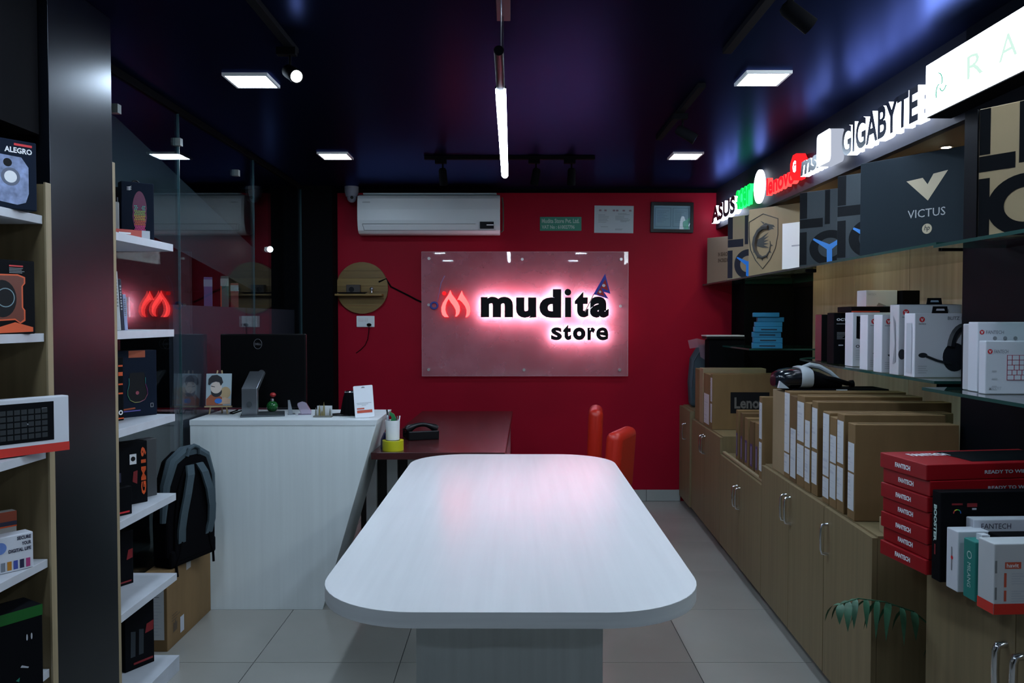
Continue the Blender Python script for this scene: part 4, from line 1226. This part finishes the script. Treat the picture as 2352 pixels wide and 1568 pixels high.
p = Pack('laptop_box', 'kraft laptop box with a dragon shield emblem and a white sheet', 'box', .46, .08, .412, CARDL, (1.472, 5.025, ZS), -56)
gy = mat('shield ink', (.045, .045, .042), .6)
p.b.data.materials[0] = CARDL
sh = [(.0, .335), (.125, .375), (.255, .335), (.255, .24), (.235, .16), (.19, .095), (.125, .040), (.06, .095), (.015, .16), (.0, .24)]
sh = [(.004 + a * .84, b) for a, b in sh]
cx_ = sum(a for a, b in sh) / len(sh)
F0 = p.fn('F')
FF = F0
obj('shield_outline', MB().tube([FF(a, b, .001) for a, b in sh], .0028, 5, 0, True), gy, p.t)
FF = lambda a, b, n: F0((a - .045) * .89 + .004, b, n)
p.fn = lambda face: FF
body = [(.205, .290), (.165, .292), (.125, .272), (.100, .235), (.092, .195), (.100, .155), (.125, .122), (.160, .108), (.195, .118), (.218, .145), (.226, .180), (.222, .205)]
obj('dragon_body', MB().tube([FF(a, b, .0005) for a, b in body], [.014, .016, .015, .017, .018, .014, .012, .009, .007, .005, .004, .002], 6), gy, p.t)
p.poly('F', [(.165, .310), (.185, .318), (.205, .310), (.250, .300), (.262, .286), (.240, .288), (.256, .274), (.236, .276), (.212, .270), (.190, .280), (.165, .290), (.140, .300)], gy, 'dragon_head')
p.poly('F', [(.165, .312), (.140, .335), (.178, .318)], gy, 'dragon_horn')
for k in range(5):
    p.poly('F', [(.105, .218 - k * .006), (.150, .232 - k * .010), (.215, .262 - k * .024), (.160, .218 - k * .012), (.108, .206 - k * .006)], gy, 'dragon_wing_feather')
for k, (a, b) in enumerate(body[4:11]):
    dx, dy = a - .160, b - .190
    l = math.hypot(dx, dy)
    dx, dy = dx / l, dy / l
    p.poly('F', [(a + dx * .006 - dy * .006, b + dy * .006 + dx * .006), (a + dx * .024, b + dy * .024), (a + dx * .006 + dy * .006, b + dy * .006 - dx * .006)], gy, 'dragon_spine')
p.fn = lambda face: F0
p.rect('F', .252, .030, .42, .300, mat('bright sheet', (.95, .96, .96), .5), 'paper_sheet')
p.rect('F', .318, .160, .383, .168, PALE)
DKB = mat('graphite carton', (.026, .038, .045), .40, spec=.3)
DKI = mat('gloss black ink', (.003, .004, .006), .5, spec=.15)
for lab, y in (('black laptop box with a bright blue three-pointed mark next to the white sheet', 4.145), ('black laptop box with a blue mark partly behind the box with the V', 3.665)):
    p = Pack('laptop_box', lab, 'box', .44, .075, .378, DKB, (1.474, y, ZS), -50 if y > 4 else -52, 'black laptop boxes with blue marks')
    bands(p, DKI, True, mat('mark blue', (.03, .24, .72), .45))
p = Pack('laptop_box', 'large slate grey laptop box with a big pale V emblem', 'box', .50, .085, .388, SLATE, (1.474, 3.425, ZS), -57)
p.poly('F', [(.205, .285), (.272, .290), (.292, .262), (.315, .300), (.372, .306), (.294, .198)], KINK, 'v_emblem')
p.text('F', 'VICTUS', .212, .135, .152, .032, mat('pale silver ink', (.42, .43, .43), .5), bold=0)
p.disc('F', .292, .088, .020, KINK, 'round_logo')
p.text('F', 'hp', .280, .076, .024, .026, SLATE, bold=.01, shear=.25)
p = Pack('laptop_box', 'big kraft and black laptop box on the column shelf, top right corner of view', 'box', .36, .055, .385, CARDL, (1.385, 2.405, 1.641), -58)
bands(p, BLKB, False, None)
p.rect('L', 0, 0, .06, .385, BLKB, 'printed_side')

# ================================================================== BOXES ON THE MIDDLE SHELF
ZM = 1.191
def vlogo(p, u, v, r):
    p.disc('F', u, v, r, REDI, 'round_logo')
    p.poly('F', [(u - r * .55, v + r * .45), (u - r * .2, v + r * .45), (u, v - r * .1), (u + r * .2, v + r * .45), (u + r * .55, v + r * .45), (u, v - r * .75)], WINK, 'logo_mark')
def tab(p, u, m):
    o = obj('hang_tab', MB().prism([(u - .030, p.h - .001), (u + .030, p.h - .001), (u + .026, p.h + .026), (u - .026, p.h + .026)], .03, .034, 0, 0, lambda a, b, n: (a, n, b)), m, p.t)
    obj('hang_slot', MB().prism([(u - .016, p.h + .010), (u + .016, p.h + .010), (u + .014, p.h + .017), (u - .014, p.h + .017)], .0285, .0295, 0, 0, lambda a, b, n: (a, n, b)), PALE, o)
def headset(p, cu, cv, s):
    """printed headset picture"""
    FF = p.fn('F')
    ik = mat('headset print', (.012, .015, .022), .5)
    obj('headset_band', MB().tube([FF(cu + s * .55 * math.cos(a) + s * .12, cv + s * .25 + s * 1.05 * math.sin(a), .0008) for a in [R(12 + 156 * k / 12) for k in range(13)]], s * .17, 6), ik, p.t)
    o = p.disc('F', cu - s * .25, cv, s * .52, ik, 'headset_earcup', 24, s * .62)
    obj('microphone_boom', MB().tube([FF(cu - s * .4, cv - s * .30, .001), FF(cu - s * 1.0, cv - s * .15, .001), FF(cu - s * 1.5, cv + s * .05, .001)], s * .06, 5), ik, p.t)
    p.disc('F', cu - s * 1.62, cv + s * .08, s * .20, ik, 'microphone_tip', 16, s * .11)
p = Pack('headset_box', 'front white headset box with a whole headset picture beside the black column', 'box', .200, .080, .236, WHB, (1.478, 2.955, ZM), 0)
vlogo(p, .026, .213, .010)
p.text('F', 'FANTECH', .014, .195, .026, .004, INK)
p.text('F', 'BLITZ', .120, .212, .043, .012, mat('mid grey ink', (.16, .17, .2), .5))
p.text('F', 'MH', .168, .212, .018, .012, PALE)
headset(p, .168, .075, .085)
p.lines('F', .012, .040, .05, 4, .008, PALE, .003)
tab(p, .108, BLKB)
p.rect('T', 0, 0, .2, .004, mat('coral print'))
p.rect('L', .02, .015, .06, .20, PALE, 'printed_side')
p = Pack('headset_box', 'taller white headset box with a blue top behind the front headset box', 'box', .240, .075, .270, mat('soft white carton', (.50, .51, .54), .45), (1.477, 3.075, ZM), 0)
vlogo(p, .026, .240, .012)
p.text('F', 'FANTECH', .012, .220, .028, .004, INK)
p.text('F', 'VALOR', .140, .240, .052, .013, mat('mid grey ink'))
p.rect('F', .200, .242, .232, .251, PALE)
p.rect('T', 0, 0, .24, .075, mat('sky blue print', (.06, .28, .6), .5))
p.disc('F', .012, .08, .014, mat('headset print'), 'headset_picture', 16, .02)
tab(p, .150, BLKB)
p.poly('L', [(.030, .04), (.055, .05), (.050, .20), (.030, .23), (.045, .12)], GREY, 'printed_side')
for lab, x, y, h in (('white headset box second in the row, microphone tip showing', 1.477, 3.215, .232), ('white headset box third in the row, shorter boom picture', 1.490, 3.375, .232)):
    p = Pack('headset_box', lab, 'box', .20, .075, h, WHB, (x, y, ZM), 0)
    vlogo(p, .026, .205, .011)
    p.text('F', 'FANTECH', .012, .186, .028, .004, INK)
    p.poly('F', [(.022, .072), (.036, .076), (.062, .066), (.110, .054), (.110, .050), (.058, .060), (.034, .062)], mat('headset print'), 'printed_microphone')
    p.lines('F', .012, .040, .05, 4, .008, PALE, .003)
    p.rect('T', 0, 0, .2, .004, mat('coral print'))
p = Pack('headset_box', 'white box with a dark window picture and an orange top', 'box', .19, .085, .245, WHB, (1.540, 3.640, ZM), 0)
p.poly('F', [(.016, .128), (.100, .108), (.100, .225), (.016, .228)], BLKB, 'printed_window')
p.poly('F', [(.030, .200), (.050, .205), (.075, .150), (.060, .140)], mat('window sheen', (.2, .22, .24), .4), 'printed_sheen')
p.text('F', 'OMNI', .014, .085, .060, .014, INK)
p.lines('F', .014, .070, .08, 5, .010, PALE, .003)
p.rect('T', 0, 0, .19, .085, mat('coral print'))
p = Pack('headset_box', 'black box with white title and an orange top left of the dark-window box', 'box', .19, .085, .245, BLKB, (1.535, 3.840, ZM), 0)
p.text('F', 'OCTANE 7.1', .012, .206, .120, .013, WINK, bold=.04)
p.lines('F', .012, .190, .08, 1, .01, GREY, .004)
p.lines('F', .014, .150, .05, 6, .006, GREY, .002)
p.rect('F', .022, .088, .044, .093, PALE)
p.poly('F', [(.06, .09), (.085, .13), (.09, .125), (.07, .085)], mat('window sheen'), 'printed_sheen')
p.rect('T', 0, 0, .19, .085, mat('coral print'))
p = Pack('headset_box', 'black and maroon box at the left end of the headset boxes', 'box', .17, .085, .238, BLKB, (1.582, 4.115, ZM), 0)
p.rect('L', .001, .001, .084, .237, mat('maroon print', (.09, .008, .016), .4), 'printed_side')
p.text('F', 'FANTECH', .060, .218, .028, .005, PALE)
p.rect('T', 0, 0, .17, .085, mat('coral print'))
p = Pack('headset_box', 'flat black box with orange top lying across the row of headset boxes', 'box', .250, .16, .026, BLKB, (1.560, 3.705, ZM + .246), 0)
p.rect('F', .0, .0, .13, .006, mat('coral print'))
p.rect('T', 0, 0, .16, .16, mat('coral print'))
p = Pack('headset_box', 'white box lying on top of the flat black box', 'box', .145, .10, .076, WHB, (1.640, 3.735, ZM + .2725), 0)
p.text('F', 'FANTECH', .008, .052, .038, .010, PALE)
p.poly('F', [(.050, .006), (.058, .018), (.070, .014), (.095, .004), (.050, .003)], GREY, 'printed_microphone')
p = Pack('headset_box', 'plain black box at the right of the lying white box', 'box', .080, .09, .100, MATT, (1.792, 3.70, ZM + .2465), 0)

# ================================================================== KEYBOARD BOXES ON THE COLUMN SHELF
for k, (lab, x, y, h) in enumerate((('front white keyboard box with red-edged keycaps picture on the column shelf', 1.354, 2.300, .152), ('taller white keyboard box behind the front keyboard box', 1.372, 2.372, .206))):
    p = Pack('keyboard_box', lab, 'box', .17 if k else .19, .035 if k == 0 else .05, h, WHB, (x, y, ZM), 0)
    vlogo(p, .012, h - .030, .007)
    p.text('F', 'FANTECH', .024, h - .035, .040 if k == 0 else .052, .010, mat('mid grey ink'), bold=.0)
    p.lines('F', .018, h * .42, .02, 3, .022, PALE, .004)
    p.text('F', 'MAXFIT', .010, .012, .036, .009, PALE)
    if k == 0:
        p.rect('F', .060, .040, .186, .112, mat('keycap red', (.40, .03, .07), .5), 'keyboard_picture')
        FF = p.fn('F')
        rnd = random.Random(2)
        for r_ in range(5):
            u = .0615
            while u < .180:
                wd = .012 if rnd.random() < .75 else .018
                wd = min(wd, .185 - u)
                v = .0415 + r_ * .0142
                obj('keycap', MB().add([FF(u, v, .0022), FF(u + wd, v, .0022), FF(u + wd, v + .0125, .0022), FF(u, v + .0125, .0022)], [(0, 1, 2, 3)]), WHB, p.t)
                u += wd + .0022
    else:
        for q in range(3):
            p.disc('F', .05 + q * .03, .158, .006, GREY)
p = Pack('keyboard_box', 'third white keyboard box at the back, only its left edge showing', 'box', .15, .035, .200, mat('soft white carton'), (1.380, 2.430, ZM), 0)

# ================================================================== BLUE BOXES AND THE FAR CORNER
zc = 1.223
for k, (dx, hh, ln) in enumerate(((0, .034, 1), (.006, .034, 1), (.002, .034, 1), (.010, .034, 1), (.016, .030, 0), (.032, .030, 0), (.004, .028, 0))):
    lab = ['lowest blue box of the stack on the far glass shelf', 'second blue box from the bottom of the stack', 'third blue box from the bottom of the stack', 'fourth blue box from the bottom of the stack', 'fifth blue box from the bottom, plain front', 'second blue box from the top of the stack, pushed right', 'topmost blue box of the stack'][k]
    p = Pack('blue_box', lab, 'box', .178 - (.004 * k), .16, hh - .001, CYANB, (1.505 + dx, 5.035 + .004 * (k % 3), zc), -14, 'stack of blue boxes')
    if ln:
        p.rect('F', .040, .012, .135, .020, mat('dark slot', (.004, .02, .04), .5), 'printed_bar')
    zc += hh
t = thing('printer', 'black printer with a white top sheet in the dark corner behind the far cartons', 'printer', (1.400, 5.715, .752), 0)
box('body', (0, 0, 0), (.26, .14, .51), MATT, t, .012)
box('lid', (-.02, -.01, .512), (.25, .14, .530), BLACK, t, .004)
box('paper_sheet', (-.024, -.012, .532), (.246, .14, .540), PAPER, t)
t = thing('plastic_bag', 'pinkish clear plastic bag drooping over the grey backpack', 'bag', (1.355, 5.93, 1.250), 0)
obj('film', MB().add([(-.06, 0, .0), (.0, -.03, .015), (.07, 0, .0), (.10, .05, -.02), (-.05, -.02, -.06), (.01, -.05, -.05), (.07, -.03, -.07), (.09, .03, -.10), (.02, -.06, -.12), (.07, -.04, -.15)],
    [(0, 1, 5, 4), (1, 2, 6, 5), (2, 3, 7, 6), (5, 6, 9, 8)], 0, True), glass('pink film', (.86, .74, .82), haze=.4, hcol=(.6, .42, .5)), t)
t = thing('backpack', 'dark slate backpack leaning in the corner by the red wall', 'backpack', (1.345, 5.96, .752), -6)
obj('body', MB().prism([(-.02, 0), (.20, 0), (.215, .20), (.19, .42), (.12, .475), (.04, .455), (-.015, .36), (-.03, .18)], 0, .15, 0, 0, lambda u, v, n: (u, n, v)), FAB, t, bev=.03, seg=3)
obj('front_pocket', MB().prism([(.02, .02), (.18, .02), (.18, .20), (.03, .22)], -.025, .01, 0, 0, lambda u, v, n: (u, n, v)), FABK, t, bev=.012)
obj('zip', MB().tube([(-.012, -.002, .15), (.0, -.004, .34), (.05, -.004, .43), (.12, -.004, .445)], .004, 6), mat('zip grey', (.06, .08, .1), .5), t)

# ================================================================== CARTONS ON THE RIGHT CABINETS
def cx_at(y):
    return BASE[0] + .0362 * (y - BASE[1])
def lab_spine(p, kind, seed):
    """white shipping labels on the narrow side that faces the aisle"""
    d, h = p.d, p.h
    L = [[(.08, .92, .50, .80), (.08, .92, .10, .48)], [(.05, .95, .30, .98), (.05, .95, .06, .28)], [(.06, .94, .50, .93), (.06, .94, .12, .46)], [(.1, .9, .05, .62)], []][kind]
    for k, (a, b, c, e) in enumerate(L):
        p.rect('L', a * d, c * h, b * d, e * h, PAPER, 'shipping_label')
        FF = p.fn('L')
        mb = MB()
        rnd = random.Random(seed * 7 + k)
        v = e * h - .016
        while v > c * h + .012:
            q0 = a * d + .08 * d
            q1 = q0 + (b - a) * d * rnd.uniform(.3, .8)
            th = rnd.choice((.002, .003, .009))
            mb.add([FF(q0, v, .0026), FF(q1, v, .0026), FF(q1, v + th, .0026), FF(q0, v + th, .0026)], [(0, 1, 2, 3)])
            v -= rnd.choice((.010, .016, .028))
        obj('label_print', mb, PALE, p.t)['kind'] = 'stuff'
def carton(label, y, th, wd, ht, z, m, kind, seed, dx=0.0, name='shipping_carton', grp='cartons on the right cabinets'):
    p = Pack(name, label, 'carton', wd, th, ht, m, (cx_at(y) - .004 + dx, y, z), CROT, grp)
    lab_spine(p, kind, seed)
    p.rect('T', .02, th * .42, wd - .01, th * .60, CARDD if m is not CARDD else CARD, 'flap_joint')
    return p
p = carton('nearest laptop carton on the oak cabinets, broad brown side facing the viewer', 2.790, .066, .355, .338, .701, CARD, 0, 1)
carton('second carton from the near end, slightly taller than the nearest', 2.892, .068, .36, .360, .701, CARD, 2, 2)
carton('third carton from the near end, set lower than its neighbours', 2.963, .072, .36, .338, .701, CARD, 0, 3)
carton('fourth carton from the near end with a long white label to the top', 3.038, .072, .46, .350, .701, CARD, 1, 4)
carton('fifth carton from the near end, broad side showing above the nearer four', 3.180, .070, .52, .376, .701, CARD, 2, 5, .004)
carton('sixth carton from the near end with white labels on its spine', 3.253, .072, .50, .362, .701, CARD, 0, 6)
carton('seventh carton from the near end, label reaching its top corner', 3.328, .098, .48, .384, .701, CARD, 2, 7)
carton('eighth carton from the near end, darker unlabelled spine top', 3.430, .090, .46, .372, .701, CARDD, 3, 8)
carton('ninth carton from the near end with a tall narrow label', 3.523, .080, .50, .386, .701, CARD, 1, 9)
carton('wide plain carton carrying the goggles, at the far end of the near row', 3.610, .190, .50, .375, .701, CARDL, 4, 10, .004)
p = carton('tan carton with a white label between the near row and the slim boxes', 3.965, .055, .34, .42, .601, CARD, 2, 11)
pr_p = mat('purple print', (.05, .03, .12), .5)
for k, (y, th, ht, lab) in enumerate(((4.035, .050, .275, 'slim brown box nearest of the slim boxes, white corner label'), (4.105, .070, .270, 'slim brown box second in the lower row, purple print'), (4.20, .085, .265, 'slim brown box third in the lower row, purple print'),
                                      (4.315, .075, .270, 'slim brown box fourth in the lower row, wide purple block'), (4.42, .065, .285, 'slim brown box fifth in the lower row'), (4.53, .055, .290, 'slim brown box last in the lower row beside the far cartons'))):
    p = Pack('slim_box', lab, 'carton', .30, th - .006, ht, CARD if k % 2 else CARDD, (cx_at(y) + .016, y, .601), CROT, 'slim brown boxes on the lower cabinet')
    p.rect('L', .15 * p.d, .10 * ht, .75 * p.d, .55 * ht, pr_p, 'printed_block')
    p.rect('L', .38 * p.d, .14 * ht, .50 * p.d, .50 * ht, PALE)
    if k == 0:
        p.rect('L', .1 * p.d, .72 * ht, .9 * p.d, .95 * ht, PAPER, 'shipping_label')
p = carton('far carton with a black brand panel on its broad side', 5.125, .055, .50, .355, .701, CARD, 2, 12)
p.rect('F', .115, .105, .36, .240, INK, 'printed_panel')
p.text('F', 'Lenovo', .140, .135, .235, .072, mat('panel grey ink', (.14, .13, .12), .6), bold=.03)
carton('far carton with a pale strip, just behind the one with the black panel', 5.20, .20, .46, .345, .701, CARD, 3, 13)
carton('far carton with a yellowish top edge near the corner cabinet', 5.42, .12, .42, .372, .701, CARDL, 4, 14)
carton('last brown carton beside the dark backpack', 5.555, .14, .20, .360, .701, CARD, 4, 15)
# goggles on a thin black case
t = thing('laptop_sleeve', 'thin black case lying on the cartons under the goggles', 'case', (1.262, 3.625, 1.078), 0)
box('case', (0, 0, 0), (.44, .165, .012), MATT, t, .004)
box('sticker', (.20, -.0008, .001), (.25, .0, .011), PALE, t)
t = thing('vr_headset', 'white and black virtual reality goggles lying on the cartons', 'headset', (1.190, 3.70, 1.091), 0)
VW = mat('pale grey plastic', (.42, .47, .50), .4)
VK = mat('visor black', (.004, .006, .010), .18)
# shell: cross-sections along x, black visor in front, white band, black rear
def hull(nm, secs, m):
    mb = MB()
    n = 20
    vs = []
    for x, cy, cz, ry, rz in secs:
        for k in range(n):
            a_ = 2 * PI * k / n
            sx = abs(math.cos(a_)) ** .7 * (1 if math.cos(a_) >= 0 else -1)
            sz = abs(math.sin(a_)) ** .7 * (1 if math.sin(a_) >= 0 else -1)
            vs.append((x, cy + ry * sx, max(0, cz + rz * sz)))
    mb.add(vs, [(j_ * n + k, j_ * n + (k + 1) % n, (j_ + 1) * n + (k + 1) % n, (j_ + 1) * n + k) for j_ in range(len(secs) - 1) for k in range(n)], 0, True)
    mb.add(vs, [list(range(n))[::-1], [(len(secs) - 1) * n + k for k in range(n)]])
    return obj(nm, mb, m, t)
hull('visor', [(.010, .0, .030, .040, .022), (.018, .0, .036, .060, .034), (.045, .0, .042, .072, .042), (.090, .0, .046, .076, .046), (.125, .0, .047, .076, .047)], VK)
hull('white_band', [(.118, .0, .048, .080, .050), (.135, .0, .050, .082, .052), (.160, .0, .048, .080, .049), (.172, .0, .046, .076, .045)], VW)
hull('rear_shell', [(.165, .0, .044, .072, .043), (.210, .0, .038, .070, .037), (.265, .0, .026, .062, .025), (.310, .0, .014, .048, .013)], MATT)
obj('side_stripe', MB().prism([(.010, .004), (.060, .002), (.018, .036)], -.078, -.062, 0, 0, lambda u, v, n: (u, n, v)), VW, t)
obj('head_band', MB().tube([(.150, .02, .092), (.190, .03, .102), (.235, .035, .094), (.285, .03, .068), (.325, .02, .034)], [.008, .012, .012, .010, .007], 8), VW, t)
obj('head_strap', MB().tube([(.20, -.055, .05), (.27, -.06, .040), (.335, -.045, .022), (.365, .0, .018)], [.013, .013, .011, .010], 8), MATT, t)
obj('dial', MB().cyl((.355, -.02, .018), (.372, -.02, .020), .017, n=14), BLACK, t)

# ================================================================== STACK ON THE NEAR CABINET
zr = .7015
RL = [(.000, .043), (.006, .041), (.001, .046), (.007, .043), (.000, .044), (.007, .044), (-.003, .045)]
NM = ['lowest', 'second lowest', 'third from the bottom', 'middle', 'fifth from the bottom', 'second from the top', 'topmost']
for k in range(7):
    dx, hh = RL[k]
    ln = .46
    p = Pack('keyboard_box', NM[k] + ' red keyboard box of the stack on the near cabinet' + (', black panel on its lid' if k == 6 else ''), 'box', ln, .215, hh - .001, REDB, (1.138 + dx, 2.195, zr), 8 if k != 1 else 7, 'stack of red keyboard boxes')
    p.text('L', 'FANTECH', .075, .014, .070, .014, WINK, bold=.05)
    if k >= 5:
        p.text('F', 'READY TO WIN', .175, .015, .13, .010, PALE, bold=.03)
    if k == 6:
        p.rect('T', .16, .03, .45, .19, BLKB, 'printed_panel')
        p.text('T', 'FANTECH', .05, .13, .12, .04, WINK, bold=.04)
    zr += hh
p = Pack('cooler_box', 'tall black box leaning in front of the red keyboard boxes', 'box', .30, .040, .243, BLKB, (1.146, 2.140, .7000), 3)
p.text('L', 'BOOSTER', .010, .105, .014, .100, mat('mint ink', (.5, .66, .62), .5), turn=2, bold=.05)
p.rect('L', .014, .070, .020, .098, mat('dark red print'))
p.rect('F', .030, .208, .060, .213, mat('dark red print'))
p.rect('F', .072, .203, .100, .213, mat('dark red print'))
for q, c in enumerate(((.5, .03, .03), (.5, .4, .02), (.03, .4, .08), (.02, .12, .5))):
    a0 = R(180 - q * 45)
    FF = p.fn('F')
    obj('printed_rainbow', MB().tube([FF(.045 + .010 * math.cos(a0 - R(45) * s), .186 + .010 * math.sin(a0 - R(45) * s), .001) for s in (0, .5, 1)], .0015, 5), mat('rainbow %d' % q, c, .5), p.t)
p.rect('F', .086, .195, .098, .200, PALE)
p = Pack('mouse_box', 'white box with bold dark lettering behind the small white box', 'box', .22, .035, .180, WHB, (1.212, 2.100, .7000), 2)
p.text('F', 'FANTECH', .020, .155, .080, .014, mat('navy ink'), bold=.0)
p = Pack('adapter_box', 'small white box with a red logo between the black and teal boxes', 'box', .085, .050, .158, WHB, (1.150, 2.062, .7000), 3)
p.rect('L', .022, .050, .027, .112, GREY)
p.disc('L', .026, .084, .005, REDI)
p = Pack('cooler_box', 'teal box with a white emblem and vertical lettering', 'box', .055, .050, .150, TEAL, (1.154, 1.990, .7000), 2)
p.text('L', 'MILANG', .018, .030, .014, .062, mat('mint ink'), turn=2, bold=.0)
p.disc('L', .026, .112, .010, mat('mint ink'), inner=.75)
p.rect('F', .010, .002, .055, .130, BLKB, 'printed_panel')
box('torn_flap', (.020, .006, .1505), (.040, .03, .166), WHB, p.t)
p = Pack('router_box', 'black box lying behind the white and orange box', 'box', .20, .05, .165, MATT, (1.215, 1.990, .7000), 2)
p.rect('T', .12, .0, .16, .05, PAPER, 'sticker')
p = Pack('router_box', 'white box with orange base and red logo, right corner of the near cabinet', 'box', .20, .062, .170, mat('light grey carton', (.56, .58, .60), .45), (1.150, 1.905, .7000), 3)
p.rect('F', 0, 0, .2, .026, mat('vermilion print'))
p.rect('L', 0, 0, .062, .026, mat('vermilion print'))
p.rect('F', .026, .110, .066, .126, mat('coral print'))
p.text('F', 'havit', .030, .113, .030, .010, WINK)
for v0, v1 in ((.066, .100), (.032, .058)):
    p.rect('F', .024, v0, .030, v1, mat('coral print'))
    p.lines('F', .042, v1 - .003, .04, 5, .006, PALE, .002, seed=int(v0 * 1000))
for v in (.10, .036):
    p.rect('F', .001, v, .006, v + .03, mat('slot grey', (.2, .21, .22), .5), 'tuck_slot')

# ================================================================== PALM BETWEEN THE CABINETS
t = thing('potted_palm', 'drooping green palm in a black pot between the oak cabinets', 'plant', (1.43, 2.505, 0))
obj('pot', MB().lathe([(.0005, 0), (.060, 0), (.082, .17), (.086, .17), (.086, .19), (.074, .19), (.072, .16), (.0005, .16)], 24), MATT, t)
LEAF = mat('palm green', (.030, .115, .060), .45, noise=((30, 30, 30), .3))
def frond(pts, n, ln, seed):
    rnd = random.Random(seed)
    P = [Vector(p) for p in pts]
    obj('stalk', MB().tube(P, [.004 - .0028 * i / (len(P) - 1) for i in range(len(P))], 6), LEAF, t)
    def at(s):
        q = s * (len(P) - 1)
        i = min(int(q), len(P) - 2)
        return P[i].lerp(P[i + 1], q - i), (P[i + 1] - P[i]).normalized()
    for k in range(n):
        s = (.50 if n > 6 else .42) + (.50 if n > 6 else .58) * k / (n - 1)
        b, d = at(s)
        for sd in (-1, 1):
            side = Vector((d.y, -d.x, 0)).normalized() * sd
            L_ = ln * (1 - .55 * abs(s - .62) / .4) * rnd.uniform(.85, 1.1)
            wv = d * .55 + side * rnd.uniform(.45, .75)
            w_ = .0135 * rnd.uniform(.85, 1.2)
            pts_ = []
            for j in range(6):
                u = j / 5
                c_ = b + wv * L_ * u * (1 - .35 * u) + Vector((0, 0, L_ * (.10 * u - .85 * u * u)))
                hw = w_ * math.sin(PI * min(1, .12 + .88 * u)) * (1 if u < 1 else 0)
                e = (d * .8 - side * .3)
                pts_.append((c_ - e * hw, c_ + e * hw, c_ + Vector((0, 0, -.0015))))
            mb = MB()
            vs = [p for q in pts_ for p in q]
            fs = []
            for j in range(5):
                fs += [(j * 3, j * 3 + 2, j * 3 + 5, j * 3 + 3), (j * 3 + 2, j * 3 + 1, j * 3 + 4, j * 3 + 5)]
            mb.add(vs, fs, 0, True)
            obj('leaflet', mb, LEAF, t)
frond([(0, 0, .16), (-.05, -.01, .33), (-.12, -.03, .445), (-.20, -.06, .51), (-.30, -.09, .55), (-.40, -.13, .575), (-.46, -.15, .565)], 8, .150, 1)
frond([(0, 0, .16), (-.02, -.01, .28), (-.05, -.02, .36), (-.09, -.04, .40), (-.14, -.06, .40)], 5, .10, 2)
frond([(0, 0, .16), (.03, .0, .32), (.06, .0, .42), (.10, -.02, .46)], 4, .09, 3)
frond([(0, 0, .16), (-.03, -.02, .22), (-.08, -.04, .25), (-.13, -.06, .22)], 4, .09, 4)

S.cycles.use_denoising = True
